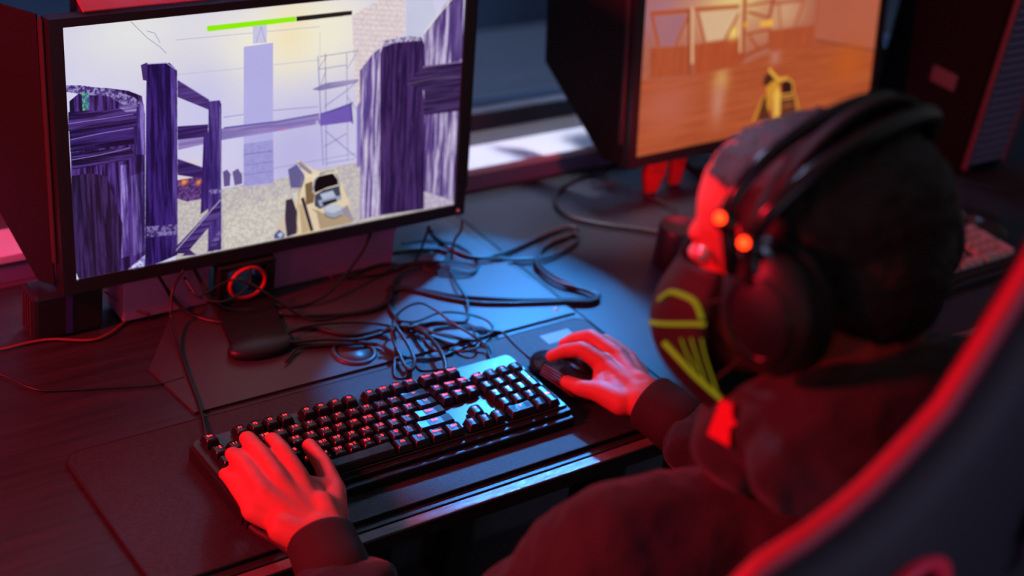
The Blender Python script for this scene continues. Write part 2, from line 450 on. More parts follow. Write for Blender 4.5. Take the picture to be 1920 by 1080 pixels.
HEAD = (0.208, -0.569, 0.537)
CABLES = [
  (0.0032, 'thick dark cable in a wide flat loop reaching out over the blue-lit desk', [[0.4864,0.2938,0.05],[0.5039,0.3045,0.03],[0.5299,0.3042,0.01],[0.5497,0.2691,0.006],[0.6011,0.2626,0.006],[0.6809,0.2813,0.006],[0.7402,0.2917,0.006],[0.7541,0.2788,0.006],[0.7258,0.2675,0.006],[0.6812,0.2594,0.006],[0.6405,0.2329,0.006],[0.6237,0.2051,0.006],[0.625,0.164,0.006],[0.6483,0.1312,0.006],[0.66,0.11,0.006],[0.6398,0.1001,0.006],[0.6087,0.1118,0.006],[0.5464,0.1333,0.006],[0.4876,0.1578,0.006],[0.4515,0.1867,0.006],[0.4196,0.2222,0.006],[0.3975,0.2332,0.006],[0.3757,0.2213,0.006],[0.3598,0.1847,0.006],[0.3589,0.1609,0.006]]),
  (0.0028, 'second dark cable running beside the wide flat loop on the blue-lit desk', [[0.519,0.3117,0.012],[0.5417,0.2645,0.012],[0.5902,0.2474,0.006],[0.6373,0.2286,0.006],[0.6753,0.2296,0.006],[0.728,0.2483,0.006],[0.7418,0.2687,0.006],[0.7137,0.2686,0.006],[0.6627,0.2488,0.006],[0.6327,0.2117,0.006],[0.634,0.1704,0.006],[0.6536,0.1225,0.006],[0.6494,0.1045,0.006],[0.6125,0.1166,0.006],[0.5377,0.1477,0.006],[0.4694,0.1857,0.006],[0.4341,0.2162,0.006],[0.4042,0.2381,0.006],[0.3853,0.2426,0.006]]),
  (0.0018, 'thin cable hanging straight down from the lit monitor near its right corner', [[0.5285,0.2777,0.068],[0.529,0.2773,0.05],[0.5241,0.2826,0.03],[0.4981,0.2484,0.01],[0.481,0.2091,0.01],[0.4702,0.1687,0.01],[0.4499,0.1345,0.006],[0.4299,0.1278,0.006],[0.4034,0.1421,0.006],[0.378,0.1468,0.006],[0.3525,0.1399,0.006]]),
  (0.0018, 'thin loop of cable bulging from the tangle across the bright blue patch', [[0.3451,0.1625,0.012],[0.3678,0.1435,0.014],[0.4087,0.1468,0.016],[0.4369,0.1349,0.016],[0.4625,0.1128,0.012],[0.4614,0.0925,0.01],[0.4447,0.0818,0.01],[0.4114,0.0811,0.012],[0.3826,0.1018,0.014],[0.3697,0.1249,0.014],[0.3612,0.1437,0.012]]),
  (0.0018, 'black thin cable coiled in a flat oval on the bright blue patch', [[0.3571,0.137,0.01],[0.3764,0.112,0.006],[0.3987,0.082,0.006],[0.4278,0.0724,0.006],[0.4516,0.0856,0.006],[0.4444,0.1066,0.006],[0.4223,0.122,0.006],[0.3898,0.1269,0.006],[0.3652,0.111,0.006],[0.364,0.0827,0.006],[0.3842,0.0711,0.006],[0.414,0.0783,0.006],[0.4436,0.095,0.006],[0.4396,0.1207,0.006],[0.4174,0.1361,0.006],[0.3891,0.1421,0.006],[0.3577,0.1318,0.006]]),
  (0.0018, 'small curled end of thin cable resting on the blue patch by the mat', [[0.4306,0.0989,0.014],[0.4169,0.0637,0.014],[0.3988,0.0577,0.012],[0.3857,0.0733,0.006],[0.3975,0.0855,0.006],[0.4114,0.0811,0.012],[0.4325,0.0641,0.008],[0.4216,0.0405,0.006],[0.3945,0.0299,0.006],[0.3542,0.0421,0.006],[0.3224,0.0507,0.006],[0.32,0.0627,0.006]]),
  (0.0018, 'thin cable arching over the right of the tangle and dropping to the mat', [[0.323,0.1288,0.02],[0.3451,0.1493,0.03],[0.3786,0.1536,0.035],[0.3949,0.1344,0.03],[0.4034,0.1036,0.025],[0.415,0.0777,0.02],[0.4241,0.0582,0.012],[0.4182,0.0388,0.008],[0.4161,0.0204,0.006]]),
  (0.0018, 'thin red-lit cable weaving through the back of the cable tangle', [[0.3237,0.289,0.012],[0.3481,0.2824,0.012],[0.3929,0.2783,0.006],[0.4351,0.2811,0.006],[0.4733,0.2995,0.006],[0.4917,0.3092,0.03],[0.481,0.2905,0.06]]),
  (0.0022, 'cable arc lying behind the tangle under the lit monitor', [[0.3827,0.3044,0.012],[0.4286,0.3241,0.006],[0.4748,0.3196,0.006],[0.5133,0.3078,0.006],[0.5196,0.288,0.006],[0.4965,0.2766,0.006],[0.4581,0.2819,0.006],[0.4241,0.2989,0.006],[0.391,0.2989,0.006],[0.3522,0.2883,0.006]]),
  (0.0022, 'flat oval loop of cable behind the tangle on the dim desk', [[0.4029,0.2772,0.008],[0.4458,0.2865,0.008],[0.4913,0.275,0.008],[0.5302,0.2526,0.008],[0.5351,0.2371,0.008],[0.5109,0.2301,0.008],[0.4755,0.2511,0.008],[0.4568,0.2687,0.008],[0.4201,0.2636,0.008],[0.3952,0.2414,0.008]]),
  (0.0016, 'thin cable oval farthest back on the dim blue desk', [[0.4732,0.3411,0.006],[0.5126,0.3362,0.006],[0.5475,0.3119,0.006],[0.5528,0.2678,0.006],[0.5407,0.2419,0.006],[0.5197,0.2369,0.006],[0.4949,0.257,0.006],[0.4683,0.2744,0.006]]),
  (0.003, 'thick grey-black cable bow lying in front of the magenta box', [[0.3923,0.2426,0.008],[0.378,0.2169,0.008],[0.3487,0.2012,0.008],[0.3137,0.2007,0.008],[0.2726,0.2119,0.008],[0.2376,0.2267,0.008],[0.2188,0.2406,0.008]]),
  (0.0022, 'dark cable crossing from the monitor underside to the stand foot', [[0.3881,0.2961,0.065],[0.3722,0.2869,0.045],[0.337,0.2669,0.03],[0.2918,0.2464,0.015],[0.2596,0.248,0.006],[0.236,0.2537,0.006],[0.2176,0.2686,0.006]]),
  (0.003, 'keyboard cable rising out of the back of the red-lit keyboard', [[0.3338,0.0187,0.02],[0.3464,0.0416,0.022],[0.3579,0.0764,0.02],[0.3618,0.1131,0.016],[0.3569,0.1469,0.006],[0.3225,0.1527,0.006],[0.2765,0.1608,0.006],[0.2473,0.1907,0.006],[0.2168,0.2008,0.006],[0.1999,0.1908,0.006],[0.1976,0.1719,0.006],[0.2276,0.1562,0.006],[0.267,0.1448,0.006],[0.3087,0.147,0.006],[0.3315,0.1412,0.014]]),
  (0.0025, 'second cable loop drooping over the black mat edge behind the keyboard', [[0.3165,0.1204,0.03],[0.313,0.1101,0.02],[0.3083,0.0881,0.014],[0.3015,0.0612,0.012],[0.3052,0.0513,0.012],[0.3165,0.0645,0.016],[0.3246,0.0937,0.02],[0.3273,0.1202,0.024],[0.3303,0.1388,0.026]]),
  (0.002, 'thin dark cable loop lowest behind the function keys', [[0.3236,0.129,0.03],[0.3117,0.1012,0.012],[0.292,0.0718,0.008],[0.2817,0.0524,0.006],[0.2933,0.0472,0.006],[0.3059,0.0624,0.01]]),
  (0.0022, 'loose dark cable snaking to the left edge of the tangle', [[0.3344,0.1458,0.014],[0.3116,0.1644,0.014],[0.2712,0.1815,0.014],[0.2325,0.1892,0.014],[0.2012,0.1853,0.014],[0.191,0.1727,0.014],[0.2014,0.1626,0.014],[0.2378,0.1525,0.014],[0.2746,0.1367,0.014],[0.315,0.1366,0.014]]),
  (0.002, 'dark cable lying over the round ring on the desk plate', [[0.1713,0.1358,0.008],[0.2013,0.1558,0.008],[0.2363,0.149,0.008],[0.2692,0.1376,0.008],[0.2983,0.125,0.008],[0.3072,0.1013,0.008],[0.3162,0.0834,0.008],[0.3466,0.0672,0.008],[0.3823,0.0686,0.008]]),
  (0.0017, 'mouse cable running from the tangle across the mat to the mouse', [[0.3478,0.1342,0.014],[0.3954,0.1317,0.014],[0.4283,0.1003,0.012],[0.4603,0.0926,0.006],[0.4718,0.0829,0.006],[0.4695,0.0543,0.006],[0.4685,0.0229,0.006],[0.4668,-0.0028,0.01],[0.4668,-0.0145,0.012]]),
  (0.0017, 'thin cable looping in front of the monitor stand column', [[0.1061,0.2905,0.06],[0.1128,0.265,0.045],[0.1249,0.267,0.045],[0.1547,0.2744,0.05],[0.17,0.2678,0.055],[0.185,0.2591,0.05],[0.201,0.2445,0.04],[0.2374,0.2211,0.012],[0.2618,0.2069,0.006],[0.3011,0.2046,0.006]]),
  (0.0014, 'pale-lit wire bow hanging under the red ring of the stand', [[0.1884,0.268,0.07],[0.1849,0.262,0.05],[0.1654,0.2503,0.045],[0.1417,0.2477,0.04],[0.1218,0.2602,0.04],[0.1093,0.2805,0.045]]),
  (0.0019, 'black cable dropping from the monitor to the left end of the keyboard', [[0.1033,0.2859,0.075],[0.09,0.2867,0.05],[0.0793,0.2704,0.03],[0.0768,0.2612,0.02],[0.0665,0.2187,0.008],[0.0492,0.1526,0.006],[0.037,0.1031,0.006],[0.0195,0.0523,0.01],[0.0079,0.0263,0.012]]),
  (0.0026, 'dark cable leaning from monitor underside left of the stand', [[0.0697,0.2994,0.075],[0.0833,0.3036,0.05],[0.097,0.2998,0.025],[0.1157,0.2828,0.006],[0.1445,0.2496,0.006],[0.1851,0.2394,0.006]]),
  (0.0026, 'dark cable leaning beside the stand column', [[0.1184,0.2942,0.075],[0.1295,0.2919,0.05],[0.1368,0.2745,0.03],[0.1608,0.2675,0.012],[0.2102,0.2573,0.006]]),
  (0.0017, 'red-lit wire curving over the dark desk at the far left', [[-0.163,0.3121,0.004],[-0.1274,0.303,0.004],[-0.0908,0.304,0.004],[-0.0623,0.2995,0.004],[-0.0254,0.281,0.004],[-0.0,0.2833,0.004],[0.0305,0.3014,0.004],[0.0492,0.3143,0.004]]),
  (0.0017, 'short red-tipped wire behind the left monitor corner', [[0.0154,0.3267,0.04],[0.0263,0.3204,0.03],[0.0417,0.3063,0.02],[0.0635,0.2979,0.01]]),
  (0.0013, 'thin black wire lying along the dark desk left of the plate', [[-0.1738,0.281,0.003],[-0.1455,0.2538,0.003],[-0.1203,0.2086,0.003],[-0.0856,0.1918,0.003],[-0.045,0.1785,0.003],[0.0081,0.1609,0.003],[0.0464,0.1612,0.003]]),
  (0.003, 'dark loop of cable on the desk left of the second monitor', [[0.9107,0.3811,0.05],[0.9221,0.4246,0.006],[0.8617,0.4199,0.006],[0.7995,0.3893,0.006],[0.7699,0.3507,0.006],[0.7722,0.3126,0.006],[0.8038,0.2786,0.006],[0.8499,0.2426,0.006],[0.8879,0.2097,0.006]]),
  (0.0022, 'red-lit cable slanting to the foot of the second monitor', [[0.8726,0.3918,0.008],[0.9162,0.3759,0.008],[0.9296,0.3373,0.008],[0.9458,0.2961,0.008],[0.9484,0.2663,0.008]]),
  (0.002, 'thin cable crossing the desk at the right edge of the frame', [[1.5281,0.159,0.005],[1.5703,0.1328,0.005],[1.6126,0.1064,0.005],[1.7167,0.0902,0.005]]),
]
HOSE = [[-0.0055,0.0138,0.012],[-0.0124,-0.0241,0.012],[-0.0139,-0.0572,0.01],[-0.0155,-0.1045,0.008],[-0.0126,-0.1355,0.008],[-0.007,-0.16,0.012],[-0.0039,-0.1937,0.02]]
LEFT_HAND = {'wrist':[0.0176,-0.2107,0.047],'m1':[0.0309,-0.1406,0.072],'m2':[0.0064,-0.1406,0.076],'m3':[-0.0164,-0.1486,0.074],'m4':[-0.0294,-0.1548,0.062],'p1':[0.0287,-0.1061,0.08],'p2':[0.0057,-0.0943,0.08],'p3':[-0.0148,-0.1016,0.074],'p4':[-0.0304,-0.115,0.064],'d1':[0.0421,-0.0647,0.062],'d2':[0.0202,-0.0494,0.06],'d3':[-0.0058,-0.0651,0.058],'d4':[-0.0225,-0.0839,0.05],'t1':[0.052,-0.0435,0.046],'t2':[0.0286,-0.0289,0.045],'t3':[0.002,-0.0463,0.044],'t4':[-0.0172,-0.0683,0.038],'th0':[0.0473,-0.1882,0.045],'th1':[0.0693,-0.1526,0.046],'th2':[0.0785,-0.1132,0.05],'th3':[0.0863,-0.0696,0.044]}
RIGHT_HAND = {'wrist':[0.5076,-0.1643,0.045],'m1':[0.4963,-0.0885,0.06],'m2':[0.5196,-0.0868,0.064],'m3':[0.5362,-0.0921,0.058],'m4':[0.5439,-0.1018,0.048],'p1':[0.4811,-0.0607,0.064],'p2':[0.5089,-0.045,0.066],'p3':[0.5271,-0.0538,0.06],'p4':[0.5407,-0.0687,0.045],'d1':[0.4671,-0.0454,0.056],'d2':[0.4974,-0.0288,0.056],'d3':[0.5245,-0.0326,0.048],'d4':[0.5391,-0.0529,0.03],'t1':[0.4527,-0.0392,0.048],'t2':[0.4861,-0.0228,0.048],'t3':[0.5219,-0.0217,0.038],'t4':[0.5356,-0.0432,0.02],'th0':[0.4791,-0.1499,0.04],'th1':[0.4689,-0.1203,0.04],'th2':[0.4564,-0.0995,0.036],'th3':[0.4582,-0.0691,0.026]}
SCREEN_A = [
  ('flat', (206,202,230), [(-0.0207,1.2355),(1.0336,1.2068),(1.0882,-0.1258),(-0.0632,-0.0559)]),
  ('glow', (238,232,205,150,110), [(0.6013,0.8712)]),
  ('glow', (238,234,216,230,110), [(0.4658,0.853)]),
  ('glow', (226,226,226,160,90), [(0.1533,0.9534)]),
  ('glow', (240,225,190,60,80), [(0.5259,0.885)]),
  ('glow', (185,180,225,140,130), [(0.5498,0.3617)]),
  ('glow', (200,198,232,80,120), [(0.3085,0.6266)]),
  ('brick', (226,214,214,200,180,190), [(0.6848,0.9225),(0.8272,1.0328),(0.8325,0.8287),(0.7469,0.6849),(0.7399,0.2852),(0.7132,0.2685)]),
  ('flat', (196,198,222), [(0.8295,1.0547),(0.885,1.0914),(0.9226,0.8585),(0.8947,0.7709),(0.8361,0.8051)]),
  ('line', (150,145,190,1), [(0.1483,0.9948),(0.1826,0.9276),(0.212,0.885),(0.2262,0.8573)]),
  ('line', (150,145,190,1), [(0.1831,0.9521),(0.2009,0.9406),(0.2123,0.9015)]),
  ('line', (185,185,212,1), [(0.2471,0.7692),(0.409,0.7605),(0.6025,0.7556)]),
  ('line', (175,175,210,1), [(0.249,0.9048),(0.6011,0.8932)]),
  ('line', (190,190,215,1), [(0.6013,0.8712),(0.6073,0.2985)]),
  ('line', (150,145,195,1.5), [(0.3597,0.5703),(0.4661,0.571),(0.5989,0.5573)]),
  ('line', (160,155,200,1.5), [(0.3583,0.3236),(0.4664,0.3199),(0.607,0.3223),(0.7242,0.3257)]),
  ('speck', (200,194,188,178,170,176), [(0.2402,0.2636),(0.3713,0.2693),(0.4942,0.2699),(0.6075,0.2794),(0.7399,0.2852),(1.0721,0.2687),(1.0882,-0.1258),(0.2342,-0.1723)]),
  ('speck', (212,207,194,188,180,178), [(0.3573,0.1623),(0.4944,0.1896),(0.5509,0.1961),(0.5527,-0.0715),(0.3559,-0.0742)]),
  ('flat', (176,172,224), [(0.4092,0.8467),(0.4817,0.8499),(0.4831,0.252),(0.4076,0.2629)]),
  ('speck', (160,155,215,150,145,205), [(0.4081,0.4461),(0.4827,0.4445),(0.4845,0.2563),(0.4076,0.2653)]),
  ('flat', (196,194,224), [(0.4315,0.8553),(0.4315,0.9343),(0.4657,0.9389),(0.4658,0.853)]),
  ('line', (150,148,190,1), [(0.4393,0.858),(0.4525,0.9199),(0.4631,0.8535)]),
  ('glow', (250,200,150,22,16), [(0.2699,0.3763)]),
  ('speck', (110,70,140,60,35,90), [(0.2438,0.3391),(0.3057,0.3389),(0.3075,0.2428),(0.2657,0.242),(0.2428,0.2628)]),
  ('glow', (255,150,60,9,7), [(0.2603,0.3252)]),
  ('glow', (255,140,70,7,6), [(0.2951,0.3149)]),
  ('flat', (95,80,135), [(0.3557,0.3426),(0.3664,0.3486),(0.3743,0.3281),(0.3727,0.2781),(0.358,0.2779)]),
  ('flat', (100,86,140), [(0.3796,0.3357),(0.3931,0.3455),(0.4037,0.3149),(0.4036,0.278),(0.3847,0.2744)]),
  ('line', (110,100,170,1.2), [(0.5968,0.7724),(0.616,0.296)]),
  ('line', (110,100,170,1.2), [(0.6162,0.7797),(0.6247,0.2888)]),
  ('line', (120,110,170,1), [(0.673,0.7684),(0.6831,0.301)]),
  ('line', (115,108,170,1), [(0.6024,0.7691),(0.7045,0.7734)]),
  ('line', (115,108,170,1), [(0.5973,0.7164),(0.6737,0.7185)]),
  ('line', (130,120,170,1), [(0.6192,0.7679),(0.6001,0.7203)]),
  ('line', (130,120,170,1), [(0.7045,0.7734),(0.674,0.7002)]),
  ('hs', (120,108,165,160,150,190), [(0.5827,0.6339),(0.6177,0.6533),(0.7066,0.6521),(0.7039,0.6366),(0.6607,0.6301),(0.6039,0.6246)]),
  ('line', (120,110,170,1), [(0.6011,0.6253),(0.6198,0.7117)]),
  ('line', (110,100,170,1.2), [(0.62,0.448),(0.7066,0.3065)]),
  ('line', (110,100,170,1.2), [(0.616,0.5532),(0.6754,0.6084),(0.7067,0.6475)]),
  ('line', (110,100,170,1), [(0.6246,0.3031),(0.7023,0.3005)]),
  ('line', (125,115,170,1), [(0.6758,0.5853),(0.703,0.5208)]),
  ('line', (105,95,160,1.2), [(0.6179,0.3783),(0.6783,0.4212)]),
  ('hs', (122,108,172,150,130,190), [(0.2487,0.515),(0.3595,0.5261),(0.4934,0.5192),(0.6021,0.5243),(0.6054,0.4819),(0.4936,0.4782),(0.3592,0.4771),(0.248,0.4646)]),
  ('line', (95,88,165,3), [(0.3595,0.5261),(0.4934,0.5192),(0.6021,0.5243)]),
  ('flat', (112,90,178), [(0.6049,0.5236),(0.6879,0.5523),(0.6951,0.4688),(0.6055,0.4726)]),
  ('line', (70,60,130,2), [(0.6049,0.5236),(0.662,0.5376),(0.6937,0.5533)]),
  ('line', (60,50,120,2.5), [(0.6879,0.55),(0.6938,0.4597)]),
  ('flat', (190,180,215), [(0.5939,0.4964),(0.601,0.4969),(0.6011,0.483),(0.594,0.4825)]),
  ('glow', (230,110,150,4,3), [(0.5073,0.4815)]),
  ('flat', (130,115,185), [(0.7043,0.5321),(0.7142,0.5531),(0.7193,0.2619),(0.7089,0.26)]),
  ('vs', (82,52,135,26,14,50), [(0.0077,0.7189),(0.0435,0.7619),(0.0898,0.7515),(0.1368,0.7305),(0.1676,0.7025),(0.1734,0.6269),(0.1618,-0.0034),(0.01,-0.0114),(-0.0025,0.0566)]),
  ('speck', (150,140,190,60,40,110), [(0.0028,0.7812),(0.0323,0.7746),(0.1073,0.7414),(0.1482,0.7028),(0.1695,0.6767),(0.1618,0.6574),(0.1296,0.6735),(0.0891,0.7206),(0.0427,0.7354),(0.002,0.757)]),
  ('speck', (90,190,130,60,90,140), [(0.0349,0.7434),(0.0499,0.742),(0.0505,0.6778),(0.0353,0.6753)]),
  ('hs', (78,52,128,28,14,56), [(0.0042,0.6787),(0.0877,0.6647),(0.1621,0.6721),(0.1605,0.5875),(0.086,0.5957),(0.002,0.6047)]),
  ('hs', (150,130,190,70,45,120), [(0.1117,0.6736),(0.1357,0.6805),(0.1692,0.6599),(0.1616,0.6447),(0.1302,0.6481)]),
  ('hs', (60,38,112,24,12,50), [(0.0043,0.6041),(0.1459,0.589),(0.1469,0.5159),(0.0042,0.5224)]),
  ('hs', (78,52,130,22,12,45), [(0.0052,0.5179),(0.1382,0.5074),(0.146,0.4728),(0.131,0.4553),(0.0068,0.4518)]),
  ('line', (130,108,180,1.5), [(0.0029,0.6335),(0.087,0.6334),(0.1469,0.6356)]),
  ('line', (130,108,180,1.5), [(0.0056,0.5704),(0.0737,0.5778),(0.1457,0.5805)]),
  ('line', (130,108,180,1.5), [(0.0056,0.4904),(0.0716,0.4933),(0.1381,0.5031)]),
  ('vs', (148,128,205,60,35,110), [(0.1136,0.4385),(0.1282,0.4387),(0.125,0.056),(0.1075,0.0531)]),
  ('vs', (130,110,190,50,30,100), [(0.1547,0.6633),(0.1718,0.6677),(0.1717,0.4658),(0.1509,0.4715)]),
  ('vs', (28,16,44,60,38,90), [(0.0037,0.4271),(0.0461,0.4255),(0.0814,0.4044),(0.1131,0.1961),(0.1026,-0.0001),(0.0102,-0.0046),(-0.0025,0.0566)]),
  ('vs', (110,88,165,40,25,80), [(0.1369,0.3882),(0.1693,0.4008),(0.163,0.0655),(0.135,0.0524)]),
  ('speck', (215,215,240,120,110,190), [(0.1214,-0.0001),(0.1627,0.0472),(0.1619,0.0013),(0.149,-0.0057)]),
  ('flat', (66,40,108), [(0.1675,0.8236),(0.1821,0.831),(0.1831,0.7578),(0.1712,0.7646)]),
  ('vs', (58,34,118,22,12,62), [(0.1807,0.823),(0.233,0.8184),(0.2498,0.7855),(0.2408,0.0195),(0.1977,0.0022),(0.1618,-0.0034),(0.1765,0.6581)]),
  ('vs', (90,66,150,50,32,100), [(0.2353,0.8095),(0.2498,0.7855),(0.241,0.0381),(0.2307,0.0417)]),
  ('line', (170,155,215,1.5), [(0.1819,0.8248),(0.2257,0.8199),(0.2498,0.7855)]),
  ('speck', (50,30,90,130,115,180), [(0.1687,0.1664),(0.2413,0.1538),(0.2407,0.1079),(0.1679,0.1211)]),
  ('hs', (88,62,138,60,40,100), [(0.2506,0.7473),(0.3241,0.6512),(0.3237,0.6099),(0.2496,0.6793)]),
  ('line', (150,135,190,1.2), [(0.2506,0.7473),(0.3241,0.6512)]),
  ('hs', (66,42,112,40,24,80), [(0.2481,0.561),(0.3206,0.5514),(0.3202,0.5007),(0.2473,0.5066)]),
  ('hs', (66,42,112,40,24,80), [(0.2463,0.4275),(0.3112,0.369),(0.3056,0.3276),(0.2454,0.361)]),
  ('line', (160,140,190,1.2), [(0.2475,0.4272),(0.3113,0.3712)]),
  ('vs', (66,42,122,36,22,85), [(0.31,0.5166),(0.3229,0.5133),(0.3202,0.1973),(0.2989,0.1764)]),
  ('vs', (86,62,142,44,28,95), [(0.3227,0.645),(0.3498,0.643),(0.3536,0.6246),(0.3496,0.0047),(0.316,0.007)]),
  ('line', (140,125,185,1.2), [(0.3496,0.6168),(0.3497,0.2343)]),
  ('speck', (70,50,120,150,140,200), [(0.3209,0.2753),(0.35,0.2711),(0.3498,0.2527),(0.3207,0.257)]),
  ('hs', (88,64,138,42,24,80), [(0.2214,0.031),(0.3497,0.2297),(0.3493,0.1649),(0.263,0.0186)]),
  ('line', (190,180,215,1.5), [(0.2371,0.0394),(0.3497,0.2251)]),
  ('hs', (120,100,170,52,32,90), [(0.3133,0.0079),(0.3462,0.1004),(0.35,0.0709),(0.3293,0.0023)]),
  ('flat', (60,38,100), [(0.2498,0.0116),(0.2711,0.0322),(0.2866,0.0032)]),
  ('vs', (196,184,215,78,54,120), [(0.886,0.8073),(0.9362,0.9138),(0.9938,1.0308),(1.0103,-0.0216),(0.9096,0.0155)]),
  ('vs', (110,90,150,70,50,110), [(0.959,0.9675),(0.9938,1.0308),(1.0023,0.6789),(0.9696,0.6666)]),
  ('line', (235,228,215,2.5), [(0.8857,0.8143),(0.9364,0.9069),(0.9831,0.9867)]),
  ('speck', (200,190,205,170,155,185), [(0.9066,0.0062),(0.9057,0.0931),(0.9653,0.0443),(1.0041,0.0116),(1.003,-0.0037)]),
  ('vs', (206,194,222,84,62,132), [(0.7103,0.688),(0.7455,0.7539),(0.767,0.7771),(0.785,0.0198),(0.7237,0.0146)]),
  ('vs', (70,44,100,34,18,62), [(0.7646,0.7501),(0.7767,0.8026),(0.8107,0.8053),(0.8481,0.8075),(0.8786,0.7971),(0.8888,0.7627),(0.8916,0.6685),(0.8831,0.6444),(0.8971,0.4861),(0.9099,0.0052),(0.7788,0.0167)]),
  ('speck', (205,198,220,120,100,150), [(0.7681,0.7951),(0.8106,0.8099),(0.8709,0.8032),(0.8791,0.7832),(0.8037,0.7883),(0.7744,0.7757)]),
  ('hs', (70,48,98,36,22,58), [(0.8445,0.6032),(0.8855,0.6698),(0.921,0.6695),(1.0013,0.6648),(1.0027,0.5827),(0.9999,0.4419),(0.8967,0.4475),(0.8934,0.559)]),
  ('line', (170,150,190,1.2), [(0.8856,0.665),(0.9288,0.6679),(1.0013,0.6648)]),
  ('line', (120,98,140,1.2), [(0.8446,0.6008),(0.9152,0.6066),(1.0006,0.5977)]),
  ('flat', (96,92,140), [(0.522,0.304),(0.5444,0.321),(0.5675,0.2625),(0.5593,0.2126),(0.5294,0.2216)]),
  ('flat', (222,202,172), [(0.5443,0.3351),(0.5527,0.3375),(0.5902,0.2844),(0.6134,0.2682),(0.6542,0.266),(0.6606,0.2257),(0.6858,0.1257),(0.7056,0.013),(0.6696,0.0074),(0.5812,-0.0001),(0.5292,0.0029),(0.5302,0.0826),(0.5453,0.1691),(0.5677,0.2387),(0.5646,0.2728)]),
  ('flat', (160,152,160), [(0.5528,0.3351),(0.5585,0.3288),(0.5874,0.2757),(0.5789,0.2687),(0.5501,0.31)]),
  ('line', (90,80,100,1.5), [(0.5472,0.3296),(0.5846,0.267)]),
  ('flat', (120,95,70), [(0.5678,0.2268),(0.5878,0.2328),(0.594,0.183),(0.5916,0.1355),(0.5714,0.1322)]),
  ('flat', (225,208,180), [(0.5876,0.2567),(0.6047,0.2707),(0.6512,0.2669),(0.6636,0.22),(0.6641,0.1859),(0.6232,0.1741),(0.5883,0.1799)]),
  ('flat', (12,8,14), [(0.5909,0.2127),(0.5963,0.2446),(0.6106,0.2595),(0.6426,0.2526),(0.6562,0.2221),(0.658,0.1974),(0.6259,0.1926),(0.5941,0.1781)]),
  ('line', (150,148,165,3), [(0.5883,0.1799),(0.5935,0.2358),(0.6105,0.2643),(0.6454,0.2638),(0.6591,0.2261),(0.6626,0.1864)]),
  ('flat', (60,66,90), [(0.5942,0.1685),(0.6172,0.1856),(0.6611,0.1917),(0.6678,0.1312),(0.6094,0.1008),(0.5946,0.12)]),
  ('flat', (178,186,210), [(0.6086,0.1689),(0.6436,0.1751),(0.6528,0.1456),(0.6177,0.137)]),
  ('flat', (150,158,182), [(0.6031,0.1416),(0.6676,0.1459),(0.6679,0.1263),(0.6093,0.1105)]),
  ('flat', (30,34,52), [(0.6149,0.1306),(0.653,0.1358),(0.6561,0.1202),(0.618,0.1126)]),
  ('flat', (110,118,140), [(0.6196,0.1024),(0.6459,0.1112),(0.6699,0.0913),(0.6733,0.0607),(0.6482,0.0491),(0.6243,0.0691)]),
  ('flat', (170,176,190), [(0.6225,0.1064),(0.6459,0.1136),(0.6683,0.0968),(0.6686,0.0795),(0.6465,0.0693),(0.6242,0.0863)]),
  ('line', (60,60,80,1), [(0.6244,0.0666),(0.6482,0.0466),(0.6719,0.0562)]),
  ('flat', (150,140,155), [(0.6685,0.0819),(0.6862,0.096),(0.7055,0.0155),(0.6816,0.0085)]),
  ('flat', (54,44,62), [(0.517,0.1708),(0.534,0.1727),(0.5486,0.1008),(0.5464,0.0092),(0.5206,0.0033),(0.5145,0.0877)]),
  ('flat', (206,188,170), [(0.4893,0.0237),(0.4948,0.0701),(0.5144,0.1118),(0.5177,0.0043)]),
  ('flat', (190,165,130), [(0.5513,0.1385),(0.5598,0.1406),(0.5811,0.0073),(0.5608,0.0044)]),
  ('flat', (50,40,48), [(0.5568,0.1656),(0.5654,0.1677),(0.5928,0.0083),(0.584,0.0063)]),
  ('flat', (76,88,140), [(0.4864,0.0247),(0.5005,0.0441),(0.5148,0.015),(0.512,0.0014),(0.4865,0.0053)]),
  ('flat', (180,190,220), [(0.4949,0.0218),(0.5048,0.0305),(0.5106,0.0141),(0.5021,0.0048)]),
  ('line', (150,124,96,1.5), [(0.5589,0.265),(0.5511,0.1674),(0.5459,0.0775),(0.5492,0.0132)]),
  ('line', (236,224,200,2), [(0.5675,0.2625),(0.602,0.2524),(0.6543,0.2564)]),
  ('line', (120,100,84,1.2), [(0.5889,0.1073),(0.6186,0.0587),(0.6695,0.0124)]),
  ('flat', (172,150,122), [(0.5977,0.1045),(0.6184,0.0784),(0.681,0.0483),(0.7026,0.0115),(0.6696,0.0074),(0.6103,0.0074)]),
  ('flat', (150,158,182), [(0.6196,0.1024),(0.6459,0.1112),(0.6699,0.0913),(0.6733,0.0607),(0.6482,0.0491),(0.6243,0.0691)]),
  ('flat', (188,194,208), [(0.6225,0.1064),(0.6459,0.1136),(0.6683,0.0968),(0.6686,0.0795),(0.6465,0.0693),(0.6242,0.0863)]),
  ('line', (54,52,70,1.4), [(0.6213,0.0774),(0.6274,0.0608),(0.6483,0.0441),(0.6719,0.0537)]),
  ('line', (90,80,140,1), [(0.408,0.4007),(0.4828,0.3963)]),
  ('line', (120,110,180,1), [(0.4079,0.3551),(0.4829,0.35)]),
  ('line', (120,110,180,1), [(0.4078,0.3137),(0.483,0.3082)]),
  ('flat', (142,232,6), [(0.3215,0.9455),(0.5391,0.9454),(0.5392,0.926),(0.3226,0.9245)]),
  ('flat', (30,28,28), [(0.5404,0.9452),(0.6844,0.9447),(0.6847,0.927),(0.5406,0.9257)]),
]
